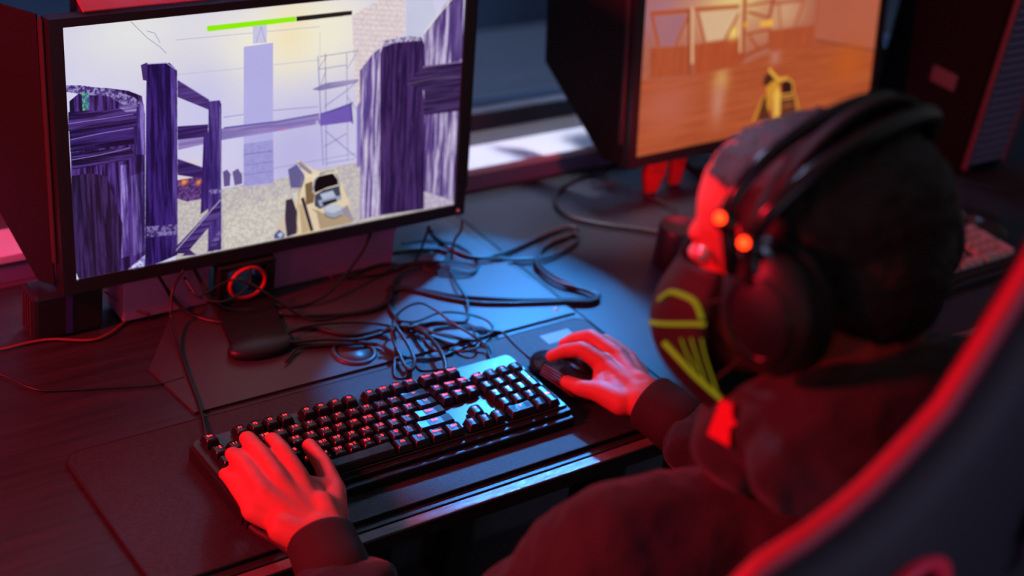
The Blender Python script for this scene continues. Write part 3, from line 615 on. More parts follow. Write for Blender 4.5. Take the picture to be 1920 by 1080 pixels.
SCREEN_B = [
  ('speck', (186,104,80,174,92,70), [(-0.133,1.3088),(1.199,1.1802),(1.4047,-0.5904),(-0.0757,-0.1312)]),
  ('glow', (172,112,128,90,50), [(0.0563,0.7173)]),
  ('glow', (226,178,130,120,70), [(0.3376,0.6939)]),
  ('glow', (238,206,130,60,34), [(0.3659,0.757)]),
  ('glow', (214,160,120,60,44), [(0.5635,0.64)]),
  ('flat', (186,98,72), [(0.7002,0.8424),(1.1127,0.7813),(1.0309,0.3209),(0.998,0.3399),(0.717,0.4506)]),
  ('hs', (190,92,52,172,78,42), [(-0.0182,0.3959),(0.0401,0.3879),(0.1976,0.3684),(0.3974,0.3826),(0.5115,0.4206),(0.7168,0.4536),(0.9983,0.3368),(1.112,0.2979),(1.0464,-0.0931),(0.4583,-0.1168),(-0.0779,-0.0747)]),
  ('line', (132,66,44,3), [(0.717,0.4506),(0.8456,0.4012),(0.9983,0.3368)]),
  ('glow', (192,100,76,70,50), [(0.1109,0.2343)]),
  ('glow', (216,160,84,20,26), [(0.3222,0.3233)]),
  ('glow', (204,132,108,18,40), [(0.3161,0.2117)]),
  ('glow', (196,92,36,50,40), [(0.8812,0.2861)]),
  ('glow', (196,124,110,14,14), [(0.5433,0.3939)]),
  ('vs', (186,88,50,174,78,46), [(0.0326,0.5477),(0.1884,0.5319),(0.1973,0.374),(0.0397,0.3961)]),
  ('flat', (172,112,120), [(0.0391,0.7021),(0.1649,0.6951),(0.1278,0.5442),(0.0706,0.5505)]),
  ('line', (186,84,46,6), [(0.0244,0.7204),(0.1744,0.7093)]),
  ('line', (186,84,46,5), [(0.0308,0.7115),(0.0646,0.5491)]),
  ('line', (186,84,46,4), [(0.1716,0.6859),(0.13,0.5411)]),
  ('line', (160,70,44,5), [(0.1717,0.7205),(0.1909,0.3755)]),
  ('vs', (190,86,46,176,76,42), [(0.2009,0.5321),(0.3875,0.5304),(0.4017,0.3845),(0.2122,0.3707)]),
  ('flat', (224,184,144), [(0.2127,0.6918),(0.3732,0.6794),(0.3259,0.5399),(0.2468,0.5392)]),
  ('glow', (250,218,110,12,12), [(0.357,0.5613)]),
  ('line', (186,84,46,5), [(0.1929,0.7114),(0.3765,0.6952)]),
  ('line', (186,84,46,4.5), [(0.2062,0.6956),(0.245,0.5341)]),
  ('line', (186,84,46,4), [(0.3782,0.6703),(0.3241,0.5347)]),
  ('line', (232,180,136,4.5), [(0.1839,0.7236),(0.2002,0.4339)]),
  ('line', (170,84,66,3), [(0.2002,0.4339),(0.2041,0.3642)]),
  ('line', (236,186,136,4), [(0.3761,0.7007),(0.3928,0.4511)]),
  ('line', (176,76,40,6.5), [(0.3922,0.7526),(0.4049,0.4036)]),
  ('line', (180,80,42,3), [(0.405,0.693),(0.5136,0.699)]),
  ('line', (180,80,42,3.5), [(0.4094,0.6619),(0.5043,0.6114)]),
  ('line', (172,74,40,6), [(0.5144,0.7183),(0.502,0.6118)]),
  ('line', (180,80,42,4), [(0.4107,0.5453),(0.5133,0.5507)]),
  ('line', (180,80,42,4), [(0.425,0.5314),(0.4733,0.4485)]),
  ('line', (172,74,40,5), [(0.4076,0.4284),(0.5214,0.4727)]),
  ('line', (176,78,42,4), [(0.5087,0.5516),(0.5115,0.452)]),
  ('flat', (240,164,56), [(0.3954,0.6093),(0.4132,0.606),(0.4148,0.5835),(0.3969,0.5869)]),
  ('flat', (248,180,62), [(0.4627,0.5967),(0.5185,0.6032),(0.5233,0.5685),(0.4688,0.5732)]),
  ('vs', (184,86,48,176,78,46), [(0.5091,0.5459),(0.7095,0.5391),(0.7112,0.4343),(0.5176,0.4308)]),
  ('line', (184,88,56,3), [(0.5374,0.6838),(0.5571,0.5452)]),
  ('line', (184,88,56,4), [(0.6481,0.6816),(0.6171,0.5451)]),
  ('line', (182,90,62,4), [(0.5144,0.6877),(0.6481,0.6816)]),
  ('line', (182,90,62,5), [(0.7077,0.6999),(0.7105,0.5274)]),
  ('line', (206,140,44,5), [(0.5098,0.1934),(0.4733,0.0623)]),
  ('line', (214,150,54,4), [(0.6469,0.1723),(0.6831,0.0198)]),
  ('flat', (80,34,24), [(0.5063,0.3043),(0.5286,0.3137),(0.5591,0.2749),(0.5242,0.2481),(0.5005,0.2594)]),
  ('flat', (96,44,26), [(0.5064,0.1768),(0.5324,0.1997),(0.5481,0.0487),(0.4916,0.0634)]),
  ('line', (238,178,62,5), [(0.5222,0.3382),(0.5432,0.3017),(0.569,0.2668),(0.6064,0.2671)]),
  ('flat', (214,146,46), [(0.518,0.238),(0.5412,0.2674),(0.5738,0.2658),(0.5692,0.2026),(0.5465,0.1963),(0.5455,0.0849),(0.5282,0.1305)]),
  ('flat', (240,184,78), [(0.5493,0.1898),(0.5713,0.2372),(0.5853,0.1752),(0.5911,0.0376),(0.5624,0.045)]),
  ('line', (222,158,60,3), [(0.5789,0.2587),(0.6064,0.2671),(0.632,0.2407),(0.6416,0.1795),(0.5849,0.1812)]),
  ('flat', (56,22,18), [(0.582,0.2493),(0.6118,0.257),(0.6329,0.2287),(0.6343,0.1812),(0.5892,0.1861)]),
  ('flat', (110,50,26), [(0.5858,0.1692),(0.6474,0.1662),(0.6678,0.0297),(0.5959,0.0364)]),
  ('line', (226,160,80,2), [(0.5915,0.1561),(0.6435,0.1553)]),
  ('line', (190,110,70,2), [(0.5995,0.1127),(0.642,0.1141)]),
]


# ------------------------------------------------------------------ the setting
FLOOR = -0.75
struct(box('floor', (-3, -4, FLOOR - 0.05), (5, 3.0, FLOOR), M['floor']))
# back wall, built around the window opening (x -1.2..2.9, z 0.03..1.2)
wb = struct(box('wall_back', (-3, 0.60, FLOOR), (5, 0.72, 0.02), M['wall']))
struct(box('wall_back', (-3, 0.60, 1.25), (5, 0.72, 2.1), M['wall']))
struct(box('wall_back', (-3, 0.60, 0.02), (-1.3, 0.72, 1.25), M['wall']))
struct(box('wall_back', (3.6, 0.60, 0.02), (5, 0.72, 1.25), M['wall']))
win = struct(empty('window_1', (0, 0.6, 0.02)))
for a, b in (((-1.3, 0.0, 0.0), (3.6, 0.05, 0.035)), ((-1.3, 0.0, 1.19), (3.6, 0.05, 1.23)), ((-1.3, 0.0, 0.035), (-1.26, 0.05, 1.19)),
             ((3.56, 0.0, 0.035), (3.6, 0.05, 1.19)), ((1.62, 0.0, 0.035), (1.66, 0.05, 1.19)), ((0.10, 0.0, 0.035), (0.14, 0.05, 1.19))):
    box('window_frame', a, b, M['night'], win, 0.003)
for a, b in ((-1.26, 0.10), (0.14, 1.62), (1.66, 3.56)):
    box('pane', (a, 0.02, 0.035), (b, 0.026, 1.19), M['glass'], win)
# white ledge under the window, running along the back of the desks
led = struct(empty('trim_1', (0, 0.45, 0)))
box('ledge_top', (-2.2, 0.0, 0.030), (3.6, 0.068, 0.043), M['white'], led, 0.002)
box('ledge_front', (-2.2, 0.004, 0.0), (3.6, 0.060, 0.030), mat('ledge_face_shaded', (0.17, 0.16, 0.26), 0.6, spec=0.2), led)  # front face coloured darker and violet to stand in for shade
struct(box('trim_2', (-2.2, 0.518, -0.02), (3.6, 0.60, 0.020), M['wall']))
struct(box('trim_3', (-2.2, 0.445, FLOOR), (3.6, 0.53, -0.001), M['wall']))
# outside, beyond the glass
ow = tag(box('outside_wall', (-3, 2.6, -0.75), (5, 2.7, 2.2), M['night']), 'dark blue wall standing outside beyond the window', 'wall')
ow['kind'] = 'structure'
ow.name = 'wall_outside'
tw = empty('twig', (0.94, 0.95, -0.74))
tag(tw, 'pale bare twig outside the dark window between the two monitors', 'twig')
tube('stem', [(0, 0, 0), (0.02, 0.0, 0.4), (-0.01, 0, 0.8), (0.03, 0, 1.0), (0.09, 0, 1.12)], 0.008, M['twig'], tw)
tube('branch', [(0.0, 0, 0.78), (-0.05, 0, 0.83), (-0.09, 0, 0.84), (-0.14, 0.0, 0.87)], 0.006, M['twig'], tw)
tube('branch', [(0.02, 0, 0.95), (-0.04, 0, 0.99), (-0.07, 0, 1.06)], 0.005, M['twig'], tw)

# ------------------------------------------------------------------ desks
SEAM = [(0.583, 0.44), (0.579, -0.19)]


def make_desk(x0, x1, label, m):
    d = empty('desk', (x0, -0.19, FLOOR))
    tag(d, label, 'desk')
    o = Vector(d.location)

    def rel(a):
        return (a[0] - o.x, a[1] - o.y, a[2] - o.z)
    box('desktop', rel((x0, -0.179, -0.026)), rel((x1, 0.444, 0.0)), m, d, 0.0008)
    box('edge_trim', rel((x0, -0.194, -0.005)), rel((x1, -0.180, -0.0012)), M['edge'], d, 0.001)
    box('edge_band', rel((x0, -0.1925, -0.026)), rel((x1, -0.180, -0.0055)), M['rubber'], d, 0.001)
    for lx in (x0 + 0.06, x1 - 0.11):
        for ly in (-0.12, 0.36):
            box('leg', rel((lx, ly, FLOOR)), rel((lx + 0.05, ly + 0.05, -0.026)), M['black'], d, 0.003)
    box('modesty_panel', rel((x0 + 0.02, 0.40, -0.5)), rel((x1 - 0.02, 0.415, -0.026)), M['black'], d)
    return d


make_desk(-1.15, 0.608, 'dark wooden desk under the keyboard, red on the left and lit blue on the right', M['desk'])
make_desk(0.610, 1.72, 'dark desk beyond the seam under the orange-screened monitor', M['desk_blue'])
make_desk(1.722, 2.9, 'far dark desk at the right behind the person', M['desk_blue'])

# thin grey panel set on the desk, with the round grommet
pl = empty('desk_plate', (0.02, 0.09, 0))
tag(pl, 'thin dark grey desk plate with a round ring behind the keyboard', 'plate')
bm = bmesh.new()
vs = [bm.verts.new((x, y, 0.0)) for x, y in ((0.006, 0.0), (0.582, 0.0), (0.556, 0.35), (0.18, 0.35), (-0.004, 0.104))]
f = bm.faces.new(vs)
r = bmesh.ops.extrude_face_region(bm, geom=[f])
for v in [g for g in r['geom'] if isinstance(g, bmesh.types.BMVert)]:
    v.co.z += 0.0035
link('panel', to_mesh(bm, 'panel'), M['plate'], pl)
lathe('grommet_ring', [(0.0235, 0.003), (0.0235, 0.0062), (0.0262, 0.0074), (0.0290, 0.0062), (0.0300, 0.003)], M['plate'], pl, 48,
      Matrix.Translation((0.245, 0.035, 0)))
lathe('grommet_lid', [(0, 0.0036), (0.0235, 0.0036), (0.0236, 0.001)], M['plate'], pl, 40, Matrix.Translation((0.245, 0.035, 0.0006)))
lathe('screw', [(0, 0.0055), (0.003, 0.0052), (0.0042, 0.003)], M['white_metal'], pl, 16, Matrix.Translation((0.560, -0.004 + 0.02, 0)))

# ------------------------------------------------------------------ desk mat
mt = empty('desk_mat', (-0.141, -0.167, 0.0))
tag(mt, 'long black cloth desk mat under the keyboard and mouse', 'mat')


def rounded(w, h, r, n=6):
    out = []
    for cx, cy, a0 in ((w - r, r, -PI / 2), (w - r, h - r, 0), (r, h - r, PI / 2), (r, r, PI)):
        for k in range(n + 1):
            a = a0 + PI / 2 * k / n
            out.append((cx + r * math.cos(a), cy + r * math.sin(a)))
    return out


def slab(name, outline, z0, z1, m, parent, bevel=0.0):
    bm = bmesh.new()
    f = bm.faces.new([bm.verts.new((x, y, z0)) for x, y in outline])
    r = bmesh.ops.extrude_face_region(bm, geom=[f])
    top = [g for g in r['geom'] if isinstance(g, bmesh.types.BMVert)]
    for v in top:
        v.co.z = z1
    if bevel:
        tv = set(top)
        es = [e for e in bm.edges if e.verts[0] in tv and e.verts[1] in tv]
        bmesh.ops.bevel(bm, geom=es, offset=bevel, segments=2, affect='EDGES', profile=0.5)
    return link(name, to_mesh(bm, name), m, parent)


slab('cloth', rounded(0.741, 0.242, 0.018), 0.0038, 0.0052, M['mat'], mt)
slab('rubber_base', rounded(0.741, 0.242, 0.018), 0.0002, 0.0038, M['rubber'], mt)
tube('stitched_edge', [(x, y, 0.0044) for x, y in rounded(0.741, 0.242, 0.018)], 0.0014, M['rubber'], mt, 6, True, 1)
box('logo_patch', (0.655, 0.203, 0.0052), (0.703, 0.224, 0.0055), mat('mat_logo', (0.16, 0.20, 0.26), 0.5), mt)


# ------------------------------------------------------------------ monitors
def paint(polys, W_, H_, span):
    img = np.zeros((H_, W_, 3), np.float32)

    def noise(sx, sy, seed):
        r = np.random.default_rng(seed)
        out = np.zeros((H_, W_), np.float32)
        amp = 0.5
        for k in range(4):
            gx, gy = max(2, int(sx * 2 ** k)), max(2, int(sy * 2 ** k))
            gx, gy = min(gx, W_), min(gy, H_)
            g = r.random((gy + 1, gx + 1)).astype(np.float32)
            xs = np.linspace(0, gx - 1e-3, W_)
            ys = np.linspace(0, gy - 1e-3, H_)
            xi, yi = xs.astype(int), ys.astype(int)
            fx, fy = (xs - xi)[None, :], (ys - yi)[:, None]
            v = (g[yi][:, xi] * (1 - fx) * (1 - fy) + g[yi][:, xi + 1] * fx * (1 - fy) + g[yi + 1][:, xi] * (1 - fx) * fy + g[yi + 1][:, xi + 1] * fx * fy)
            out += amp * v
            amp *= 0.6
        return out / (0.5 * (1 + 0.6 + 0.36 + 0.216))
    NV, NH, NS, NB = noise(200, 6, 1), noise(9, 120, 2), noise(230, 130, 3), noise(6, 4, 4)
    yy, xx = np.mgrid[0:H_, 0:W_].astype(np.float32)

    def inside(P):
        P = np.array(P) * (W_, H_)
        x0, x1 = int(max(0, P[:, 0].min() - 1)), int(min(W_, P[:, 0].max() + 2))
        y0, y1 = int(max(0, P[:, 1].min() - 1)), int(min(H_, P[:, 1].max() + 2))
        if x1 <= x0 or y1 <= y0:
            return None
        X, Y = xx[y0:y1, x0:x1] + 0.5, yy[y0:y1, x0:x1] + 0.5
        acc = np.zeros(X.shape, np.float32)
        for oy in (-0.25, 0.25):
            for ox in (-0.25, 0.25):
                m = np.zeros(X.shape, bool)
                for i in range(len(P)):
                    (ax, ay), (bx, by) = P[i], P[(i + 1) % len(P)]
                    if abs(by - ay) < 1e-9:
                        continue
                    c = ((ay > Y + oy) != (by > Y + oy)) & (X + ox < (bx - ax) * (Y + oy - ay) / (by - ay) + ax)
                    m ^= c
                acc += m
        return (slice(y0, y1), slice(x0, x1)), (acc / 4)[..., None]
    for kind, col, P in polys:
        c = np.array(col, np.float32) / 255.0
        if kind == 'glow':
            u, v = P[0]
            rx, ry = col[3] / span * 0.8, col[4] / span * 16 / 9 * 0.8
            d = np.exp(-(((xx / W_ - u) / rx) ** 2 + ((yy / H_ - v) / ry) ** 2) * 1.3)[..., None]
            img = img * (1 - d) + c[:3] * d
            continue
        if kind == 'line':
            wd = (col[3] if len(col) > 3 else 1.5) / span
            for (a, b) in zip(P, P[1:]):
                a, b = np.array(a), np.array(b)
                t = (b - a) * (16, 9)
                L = np.hypot(*t) + 1e-9
                nrm = np.array((-t[1] / L / 16, t[0] / L / 9)) * wd * 8
                q = inside([a + nrm, b + nrm, b - nrm, a - nrm])
                if q:
                    sl, al = q
                    img[sl] = img[sl] * (1 - al) + c[:3] * al
            continue
        q = inside(P)
        if not q:
            continue
        sl, al = q
        if kind == 'flat':
            colr = np.ones(al.shape[:2] + (1,), np.float32) * c[:3] * (0.96 + 0.08 * NB[sl][..., None])
        else:
            n = {'vs': NV, 'hs': NH, 'speck': NS, 'brick': NS}[kind][sl][..., None]
            n = np.clip((n - 0.5) * 4.2 + 0.5, 0, 1)
            if kind == 'brick':
                bx, by = (xx[sl] / W_ * 60), (yy[sl] / H_ * 46 + xx[sl] / W_ * 12)
                row = np.floor(by)
                joint = ((by - row) < 0.16) | (((bx + row * 0.5) % 1.0) < 0.08)
                n = np.clip(n * 0.4 + joint[..., None] * 0.7, 0, 1)
            colr = c[3:6] * (n) + c[:3] * (1 - n)
            if kind in ('vs',):
                colr = colr * (0.9 + 0.2 * NS[sl][..., None])
        img[sl] = img[sl] * (1 - al) + colr * al
    return np.clip(img, 0, 1)


def screen_material(name, polys, strength, span):
    W_, H_ = 1536, 864
    a = paint(polys, W_, H_, span)
    img = bpy.data.images.new(name, W_, H_)
    px = np.ones((H_, W_, 4), np.float32)
    px[..., :3] = a
    img.pixels.foreach_set(px.ravel())
    img.pack()
    m = bpy.data.materials.new(name)
    m.use_nodes = True
    nt = m.node_tree
    b = nt.nodes['Principled BSDF']
    t = nt.nodes.new('ShaderNodeTexImage')
    t.image = img
    nt.links.new(t.outputs[0], b.inputs['Emission Color'])
    b.inputs['Emission Strength'].default_value = strength
    b.inputs['Base Color'].default_value = (0.01, 0.01, 0.01, 1)
    b.inputs['Roughness'].default_value = 0.5
    b.inputs['Specular IOR Level'].default_value = 0.2
    return m


def make_monitor(bl, w, yaw, tilt, label, scr):
    """bl: lower-left corner of the lit screen in the world"""
    h = w * 9 / 16
    root = empty('monitor', (bl[0] + w / 2 * math.cos(yaw), bl[1] + w / 2 * math.sin(yaw) + 0.07, 0.0), (0, 0, yaw))
    tag(root, label, 'monitor')
    inv = Matrix.Rotation(-yaw, 4, 'Z') @ Matrix.Translation(-Vector(root.location))
    o = inv @ Vector(bl)
    T = Matrix.Translation(o) @ Matrix.Rotation(-tilt, 4, 'X')      # local frame: x right, z up, y back, origin at screen corner
    # screen
    bm = bmesh.new()
    vs = [bm.verts.new(T @ Vector(c)) for c in ((0, 0.0, 0), (w, 0.0, 0), (w, 0.0, h), (0, 0.0, h))]
    f = bm.faces.new(vs)
    uvl = bm.loops.layers.uv.new('UVMap')
    for l, uv in zip(f.loops, ((0, 0), (1, 0), (1, 1), (0, 1))):
        l[uvl].uv = uv
    me = bpy.data.meshes.new('screen')
    bm.to_mesh(me)
    bm.free()
    link('screen', me, scr, root)
    # bezel with an opening
    bz = 0.0165
    bt = 0.0105
    bm = bmesh.new()
    box_bm(bm, (-bz, -0.004, -bz), (0, 0.02, h + bt), 0, T)
    box_bm(bm, (w, -0.004, -bz), (w + bz, 0.02, h + bt), 0, T)
    box_bm(bm, (0, -0.004, h), (w, 0.02, h + bt), 0, T)
    box_bm(bm, (0, -0.004, -bz), (w, 0.02, 0), 0, T)
    link('bezel', to_mesh(bm, 'bezel'), M['black'], root)
    box('back_cover', (0.0, 0.003, 0.0), (w, 0.045, h), M['black'], root, 0.004, T)
    lathe('corner_button', [(0, 0.002), (0.002, 0.0018), (0.0026, 0)], M['white_metal'], root, 12,
          T @ Matrix.Translation((w + 0.006, -0.004, -0.009)) @ Matrix.Rotation(PI / 2, 4, 'X'))
    # stand: column behind the screen with a cable hole, long foot plate reaching forward, rounded puck at its front
    cx = o.x + 0.229
    y0 = o.y - 0.012
    bm = bmesh.new()
    for a, b in (((cx - 0.041, y0, 0.010), (cx - 0.028, y0 + 0.016, 0.058)), ((cx + 0.028, y0, 0.010), (cx + 0.041, y0 + 0.016, 0.058)),
                 ((cx - 0.041, y0, 0.058), (cx + 0.041, y0 + 0.085, 0.066)), ((cx - 0.041, y0, 0.008), (cx + 0.041, y0 + 0.016, 0.014)),
                 ((cx - 0.036, y0 + 0.060, 0.066), (cx + 0.036, y0 + 0.085, 0.32))):
        box_bm(bm, a, b, 0.0015)
    link('column', to_mesh(bm, 'column'), M['black'], root)
    ring = [(cx + 0.0255 * math.cos(a), y0 - 0.001, 0.037 + 0.0225 * math.sin(a)) for a in [2 * PI * k / 28 for k in range(28)]]
    tube('cable_ring', ring, 0.0026, M['red_plastic'], root, 8, True, 1)
    slab('foot', [(cx - 0.066, o.y - 0.102), (cx + 0.010, o.y - 0.102), (cx + 0.041, y0 + 0.016), (cx + 0.041, y0 + 0.10), (cx - 0.041, y0 + 0.10), (cx - 0.041, y0 + 0.016)], 0.0042, 0.010, M['flap'], root, 0.0015)
    lathe('foot_puck', [(0, 0.0042), (0.038, 0.0042), (0.041, 0.008), (0.040, 0.014), (0.034, 0.017), (0, 0.018)], M['black'], root, 36,
          Matrix.Translation((cx - 0.034, o.y - 0.118, 0)) @ Matrix.Diagonal((1.12, 0.55, 1, 1)))
    # folding shade flaps, folded back and slightly outwards, hinged on the bezel
    for sx in (-1, 1):
        hx = -bz if sx < 0 else w + bz
        prof = [(0, -0.010), (0.004, h + bt + 0.002), (0.055, h + bt + 0.004), (0.135, h + bt + 0.006), (0.135, 0.135), (0.12, 0.115), (0.030, -0.006), (0.026, -0.010)]
        ang = math.radians(90 - 25) if sx > 0 else math.radians(90 + 25)
        FT = T @ Matrix.Translation((hx + sx * 0.003, 0.016, 0)) @ Matrix.Rotation(ang, 4, 'Z')
        fl = prism('side_flap', prof, 0.003, M['flap'], root, FT @ Matrix.Translation((0, -0.0015, 0)), 0.0008)
        box('flap_hinge', (hx if sx > 0 else hx - 0.005, 0.010 if sx < 0 else 0.0, 0.02), (hx + 0.007 if sx > 0 else hx, 0.020 if sx < 0 else 0.012, h + 0.008), M['flap_edge'] if sx < 0 else M['black'], root, 0.002, T)
    TT = T @ Matrix.Translation((0.028, 0.006, h + bt + 0.001)) @ Matrix.Rotation(math.radians(28), 4, 'X')
    bm = bmesh.new()
    box_bm(bm, (0, 0, 0), (w - 0.056, 0.13, 0.003), 0.001, TT)
    link('top_flap', to_mesh(bm, 'top_flap'), M['top_flap'], root)
    return root


SCR_A = screen_material('lit_screen_violet', SCREEN_A, 1.0, 750.0)
SCR_B = screen_material('lit_screen_orange', SCREEN_B, 0.86, 450.0)
SCR_C = mat('dark_screen', (0.01, 0.01, 0.012), 0.3)
make_monitor((-0.0356, 0.2954, 0.0856), 0.5578, -0.0023, 0.1252, 'monitor showing a violet shooter game with wooden posts', SCR_A)
make_monitor((0.8963, 0.3315, 0.0805), 0.5578, 0.0166, 0.1864, 'monitor showing an orange game scene, behind the person head', SCR_B)
make_monitor((1.905, 0.3315, 0.0805), 0.5578, 0.0, 0.16, 'dark monitor flap cut by the top right corner of the frame', SCR_C)

# the pale box the cables disappear behind, under the left monitor
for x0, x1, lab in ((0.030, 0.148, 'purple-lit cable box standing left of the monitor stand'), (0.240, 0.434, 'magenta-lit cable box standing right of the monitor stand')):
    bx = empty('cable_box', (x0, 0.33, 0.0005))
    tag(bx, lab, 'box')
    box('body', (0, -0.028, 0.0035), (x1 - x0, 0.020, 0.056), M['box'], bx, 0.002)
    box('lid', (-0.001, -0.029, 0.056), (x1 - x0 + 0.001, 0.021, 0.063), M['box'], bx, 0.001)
# dark box under the left corner of the monitor
sp = empty('power_adapter', (-0.040, 0.325, 0))
tag(sp, 'tall black power adapter standing under the left corner of the violet monitor', 'adapter')
box('case', (-0.045, -0.022, 0.0005), (0.045, 0.022, 0.066), M['black'], sp, 0.006)
for k in range(4):
    box('vent_rib', (-0.0462, -0.014 + k * 0.008, 0.008), (-0.0448, -0.010 + k * 0.008, 0.058), M['flap_edge'], sp, 0.0004)
box('front_seam', (-0.004, -0.0228, 0.006), (0.004, -0.0218, 0.060), mat('blue_tape', (0.03, 0.02, 0.16), 0.5), sp)
# black cylinder between the cup and the second monitor
cy = empty('drink_can', (0.836, 0.146, 0))
tag(cy, 'black cylindrical tin standing on the desk left of the face', 'tin')
lathe('can_body', [(0, 0.0006), (0.030, 0.0006), (0.033, 0.004), (0.033, 0.058), (0.031, 0.062)], M['black'], cy, 36)
lathe('can_lid', [(0.031, 0.062), (0.0325, 0.064), (0.030, 0.066), (0.028, 0.0635), (0, 0.063)], M['plate'], cy, 36)
# red connectors hanging under the second monitor
for i, (x, y, lab) in enumerate(((0.955, 0.335, 'red plug hanging under the left side of the orange-screened monitor'), (1.015, 0.345, 'narrow red plug hanging right of the wider red plug'))):
    e = empty('red_plug', (x, y, 0.004))
    tag(e, lab, 'plug')
    wd = 0.021 if i == 0 else 0.013
    prism('plug_body', [(-0.010, 0.0), (0.010, 0.0), (wd, 0.035), (wd, 0.074), (-wd, 0.074), (-wd, 0.035)], 0.012, M['red_plastic'], e, None, 0.0015)
    for k in range(4):
        box('grip_ridge', (-wd * 0.7, -0.0012, 0.038 + k * 0.008), (wd * 0.7, 0.0, 0.041 + k * 0.008), M['cable_red'], e)

# ------------------------------------------------------------------ pc tower at the right
tw = empty('pc_tower', (1.66, 0.30, 0))
tag(tw, 'black desktop computer tower with a violet-lit mesh front at the upper right', 'computer')
box('case', (-0.09, -0.10, 0.002), (0.03, 0.125, 0.43), M['tower'], tw, 0.004)
box('side_badge', (-0.0935, -0.045, 0.135), (-0.0905, 0.01, 0.165), M['badge'], tw, 0.001)
box('front_panel', (-0.085, -0.108, 0.01), (0.025, -0.1, 0.42), M['tower'], tw, 0.002)
for k in range(26):
    box('vent_slat', (-0.078, -0.113, 0.02 + k * 0.015), (0.02, -0.108, 0.029 + k * 0.015), M['mesh'], tw)
box('front_edge', (-0.09, -0.116, 0.01), (-0.08, -0.106, 0.42), M['edge_pink_lit'], tw, 0.002)
box('front_edge', (0.02, -0.116, 0.01), (0.03, -0.106, 0.42), M['edge_pink_lit'], tw, 0.002)

# ------------------------------------------------------------------ keyboards
U = 0.01905


def key_layout():
    L = []                                    # (col centre, row centre, width, latin, extra)
    L.append((0, 0, 1, 'Esc', ''))
    for i, c in enumerate((2, 3, 4, 5, 6.5, 7.5, 8.5, 9.5, 11, 12, 13, 14)):
        L.append((c, 0, 1, 'F%d' % (i + 1), ''))
    for c, t in zip((15.25, 16.25, 17.25), ('PrtSc', 'ScrLk', 'Pause')):
        L.append((c, 0, 1, t, ''))
    for i, (a, b) in enumerate(zip('`1234567890-=', ('Ё', '!', '"', '№', ';', '%', ':', '?', '*', '(', ')', '_', '+'))):
        L.append((i, -1.25, 1, a, b))
    L.append((13.5, -1.25, 2, '<-', ''))
    L.append((0.25, -2.25, 1.5, 'Tab', ''))
    for i, (a, b) in enumerate(zip('QWERTYUIOP[]', 'ЙЦУКЕНГШЩЗХЪ')):
        L.append((1.5 + i, -2.25, 1, a, b))
    L.append((13.75, -2.25, 1.5, '\\', '/'))
    L.append((0.375, -3.25, 1.75, 'Caps', ''))
    for i, (a, b) in enumerate(zip("ASDFGHJKL;'", 'ФЫВАПРОЛДЖЭ')):
        L.append((1.75 + i, -3.25, 1, a, b))
    L.append((13.375, -3.25, 2.25, 'Enter', ''))
    L.append((0.625, -4.25, 2.25, 'Shift', ''))
    for i, (a, b) in enumerate(zip('ZXCVBNM,./', 'ЯЧСМИТЬБЮ.')):
        L.append((2.25 + i, -4.25, 1, a, b))
    L.append((13.125, -4.25, 2.75, 'Shift', ''))
    for c, w, t in ((0.125, 1.25, 'Ctrl'), (1.375, 1.25, 'Win'), (2.625, 1.25, 'Alt'), (6.375, 6.25, ''), (10.125, 1.25, 'Alt'), (11.375, 1.25, 'Fn'), (12.625, 1.25, 'Menu'), (13.875, 1.25, 'Ctrl')):
        L.append((c, -5.25, w, t, ''))
    for c, r, t in ((15.25, -1.25, 'Ins'), (16.25, -1.25, 'Home'), (17.25, -1.25, 'PgUp'), (15.25, -2.25, 'Del'), (16.25, -2.25, 'End'), (17.25, -2.25, 'PgDn'),
                    (16.25, -4.25, '^'), (15.25, -5.25, '<'), (16.25, -5.25, 'v'), (17.25, -5.25, '>')):
        L.append((c, r, 1, t, ''))
    for c, r, t in ((18.5, -1.25, 'Num'), (19.5, -1.25, '/'), (20.5, -1.25, '*'), (21.5, -1.25, '-'), (18.5, -2.25, '7'), (19.5, -2.25, '8'), (20.5, -2.25, '9'),
                    (18.5, -3.25, '4'), (19.5, -3.25, '5'), (20.5, -3.25, '6'), (18.5, -4.25, '1'), (19.5, -4.25, '2'), (20.5, -4.25, '3'), (20.5, -5.25, '.')):
        L.append((c, r, 1, t, ''))
    L.append((19, -5.25, 2, '0', ''))
    L.append((21.5, -2.75, 1, '+', 'tall'))
    L.append((21.5, -4.75, 1, 'Ent', 'tall'))
    return L


def keycap_mesh(w, d, prof):
    """tapered cap with a dished top; prof tilts the rows"""
    bm = bmesh.new()
    hw, hd = w / 2, d / 2
    lv = [(0.0, hw, hd, 0), (0.0065, hw - 0.0021, hd - 0.0019, 0.0006), (0.0080, hw - 0.0031, hd - 0.0028, 0.0010)]
    rings = []
    for z, a, b, sh in lv:
        r = 0.0016
        pts = []
        for cx, cy, a0 in ((a - r, -b + r, -PI / 2), (a - r, b - r, 0), (-a + r, b - r, PI / 2), (-a + r, -b + r, PI)):
            for k in range(3):
                t = a0 + PI / 4 * k
                pts.append(bm.verts.new((cx + r * math.cos(t), cy + r * math.sin(t) + sh, z + (cy * prof if z > 0.003 else 0))))
        rings.append(pts)
    n = len(rings[0])
    for A, B in zip(rings, rings[1:]):
        for k in range(n):
            bm.faces.new((A[k], A[(k + 1) % n], B[(k + 1) % n], B[k]))
    bm.faces.new(rings[0][::-1])
    # dish: inset strip lowered in the middle
    top = rings[-1]
    mid = [bm.verts.new((v.co.x * 0.45, v.co.y * 0.92 + 0.0001, v.co.z - 0.0009)) for v in top]
    for k in range(n):
        bm.faces.new((top[k], top[(k + 1) % n], mid[(k + 1) % n], mid[k]))
    bm.faces.new(mid)
    return to_mesh(bm, 'keycap')


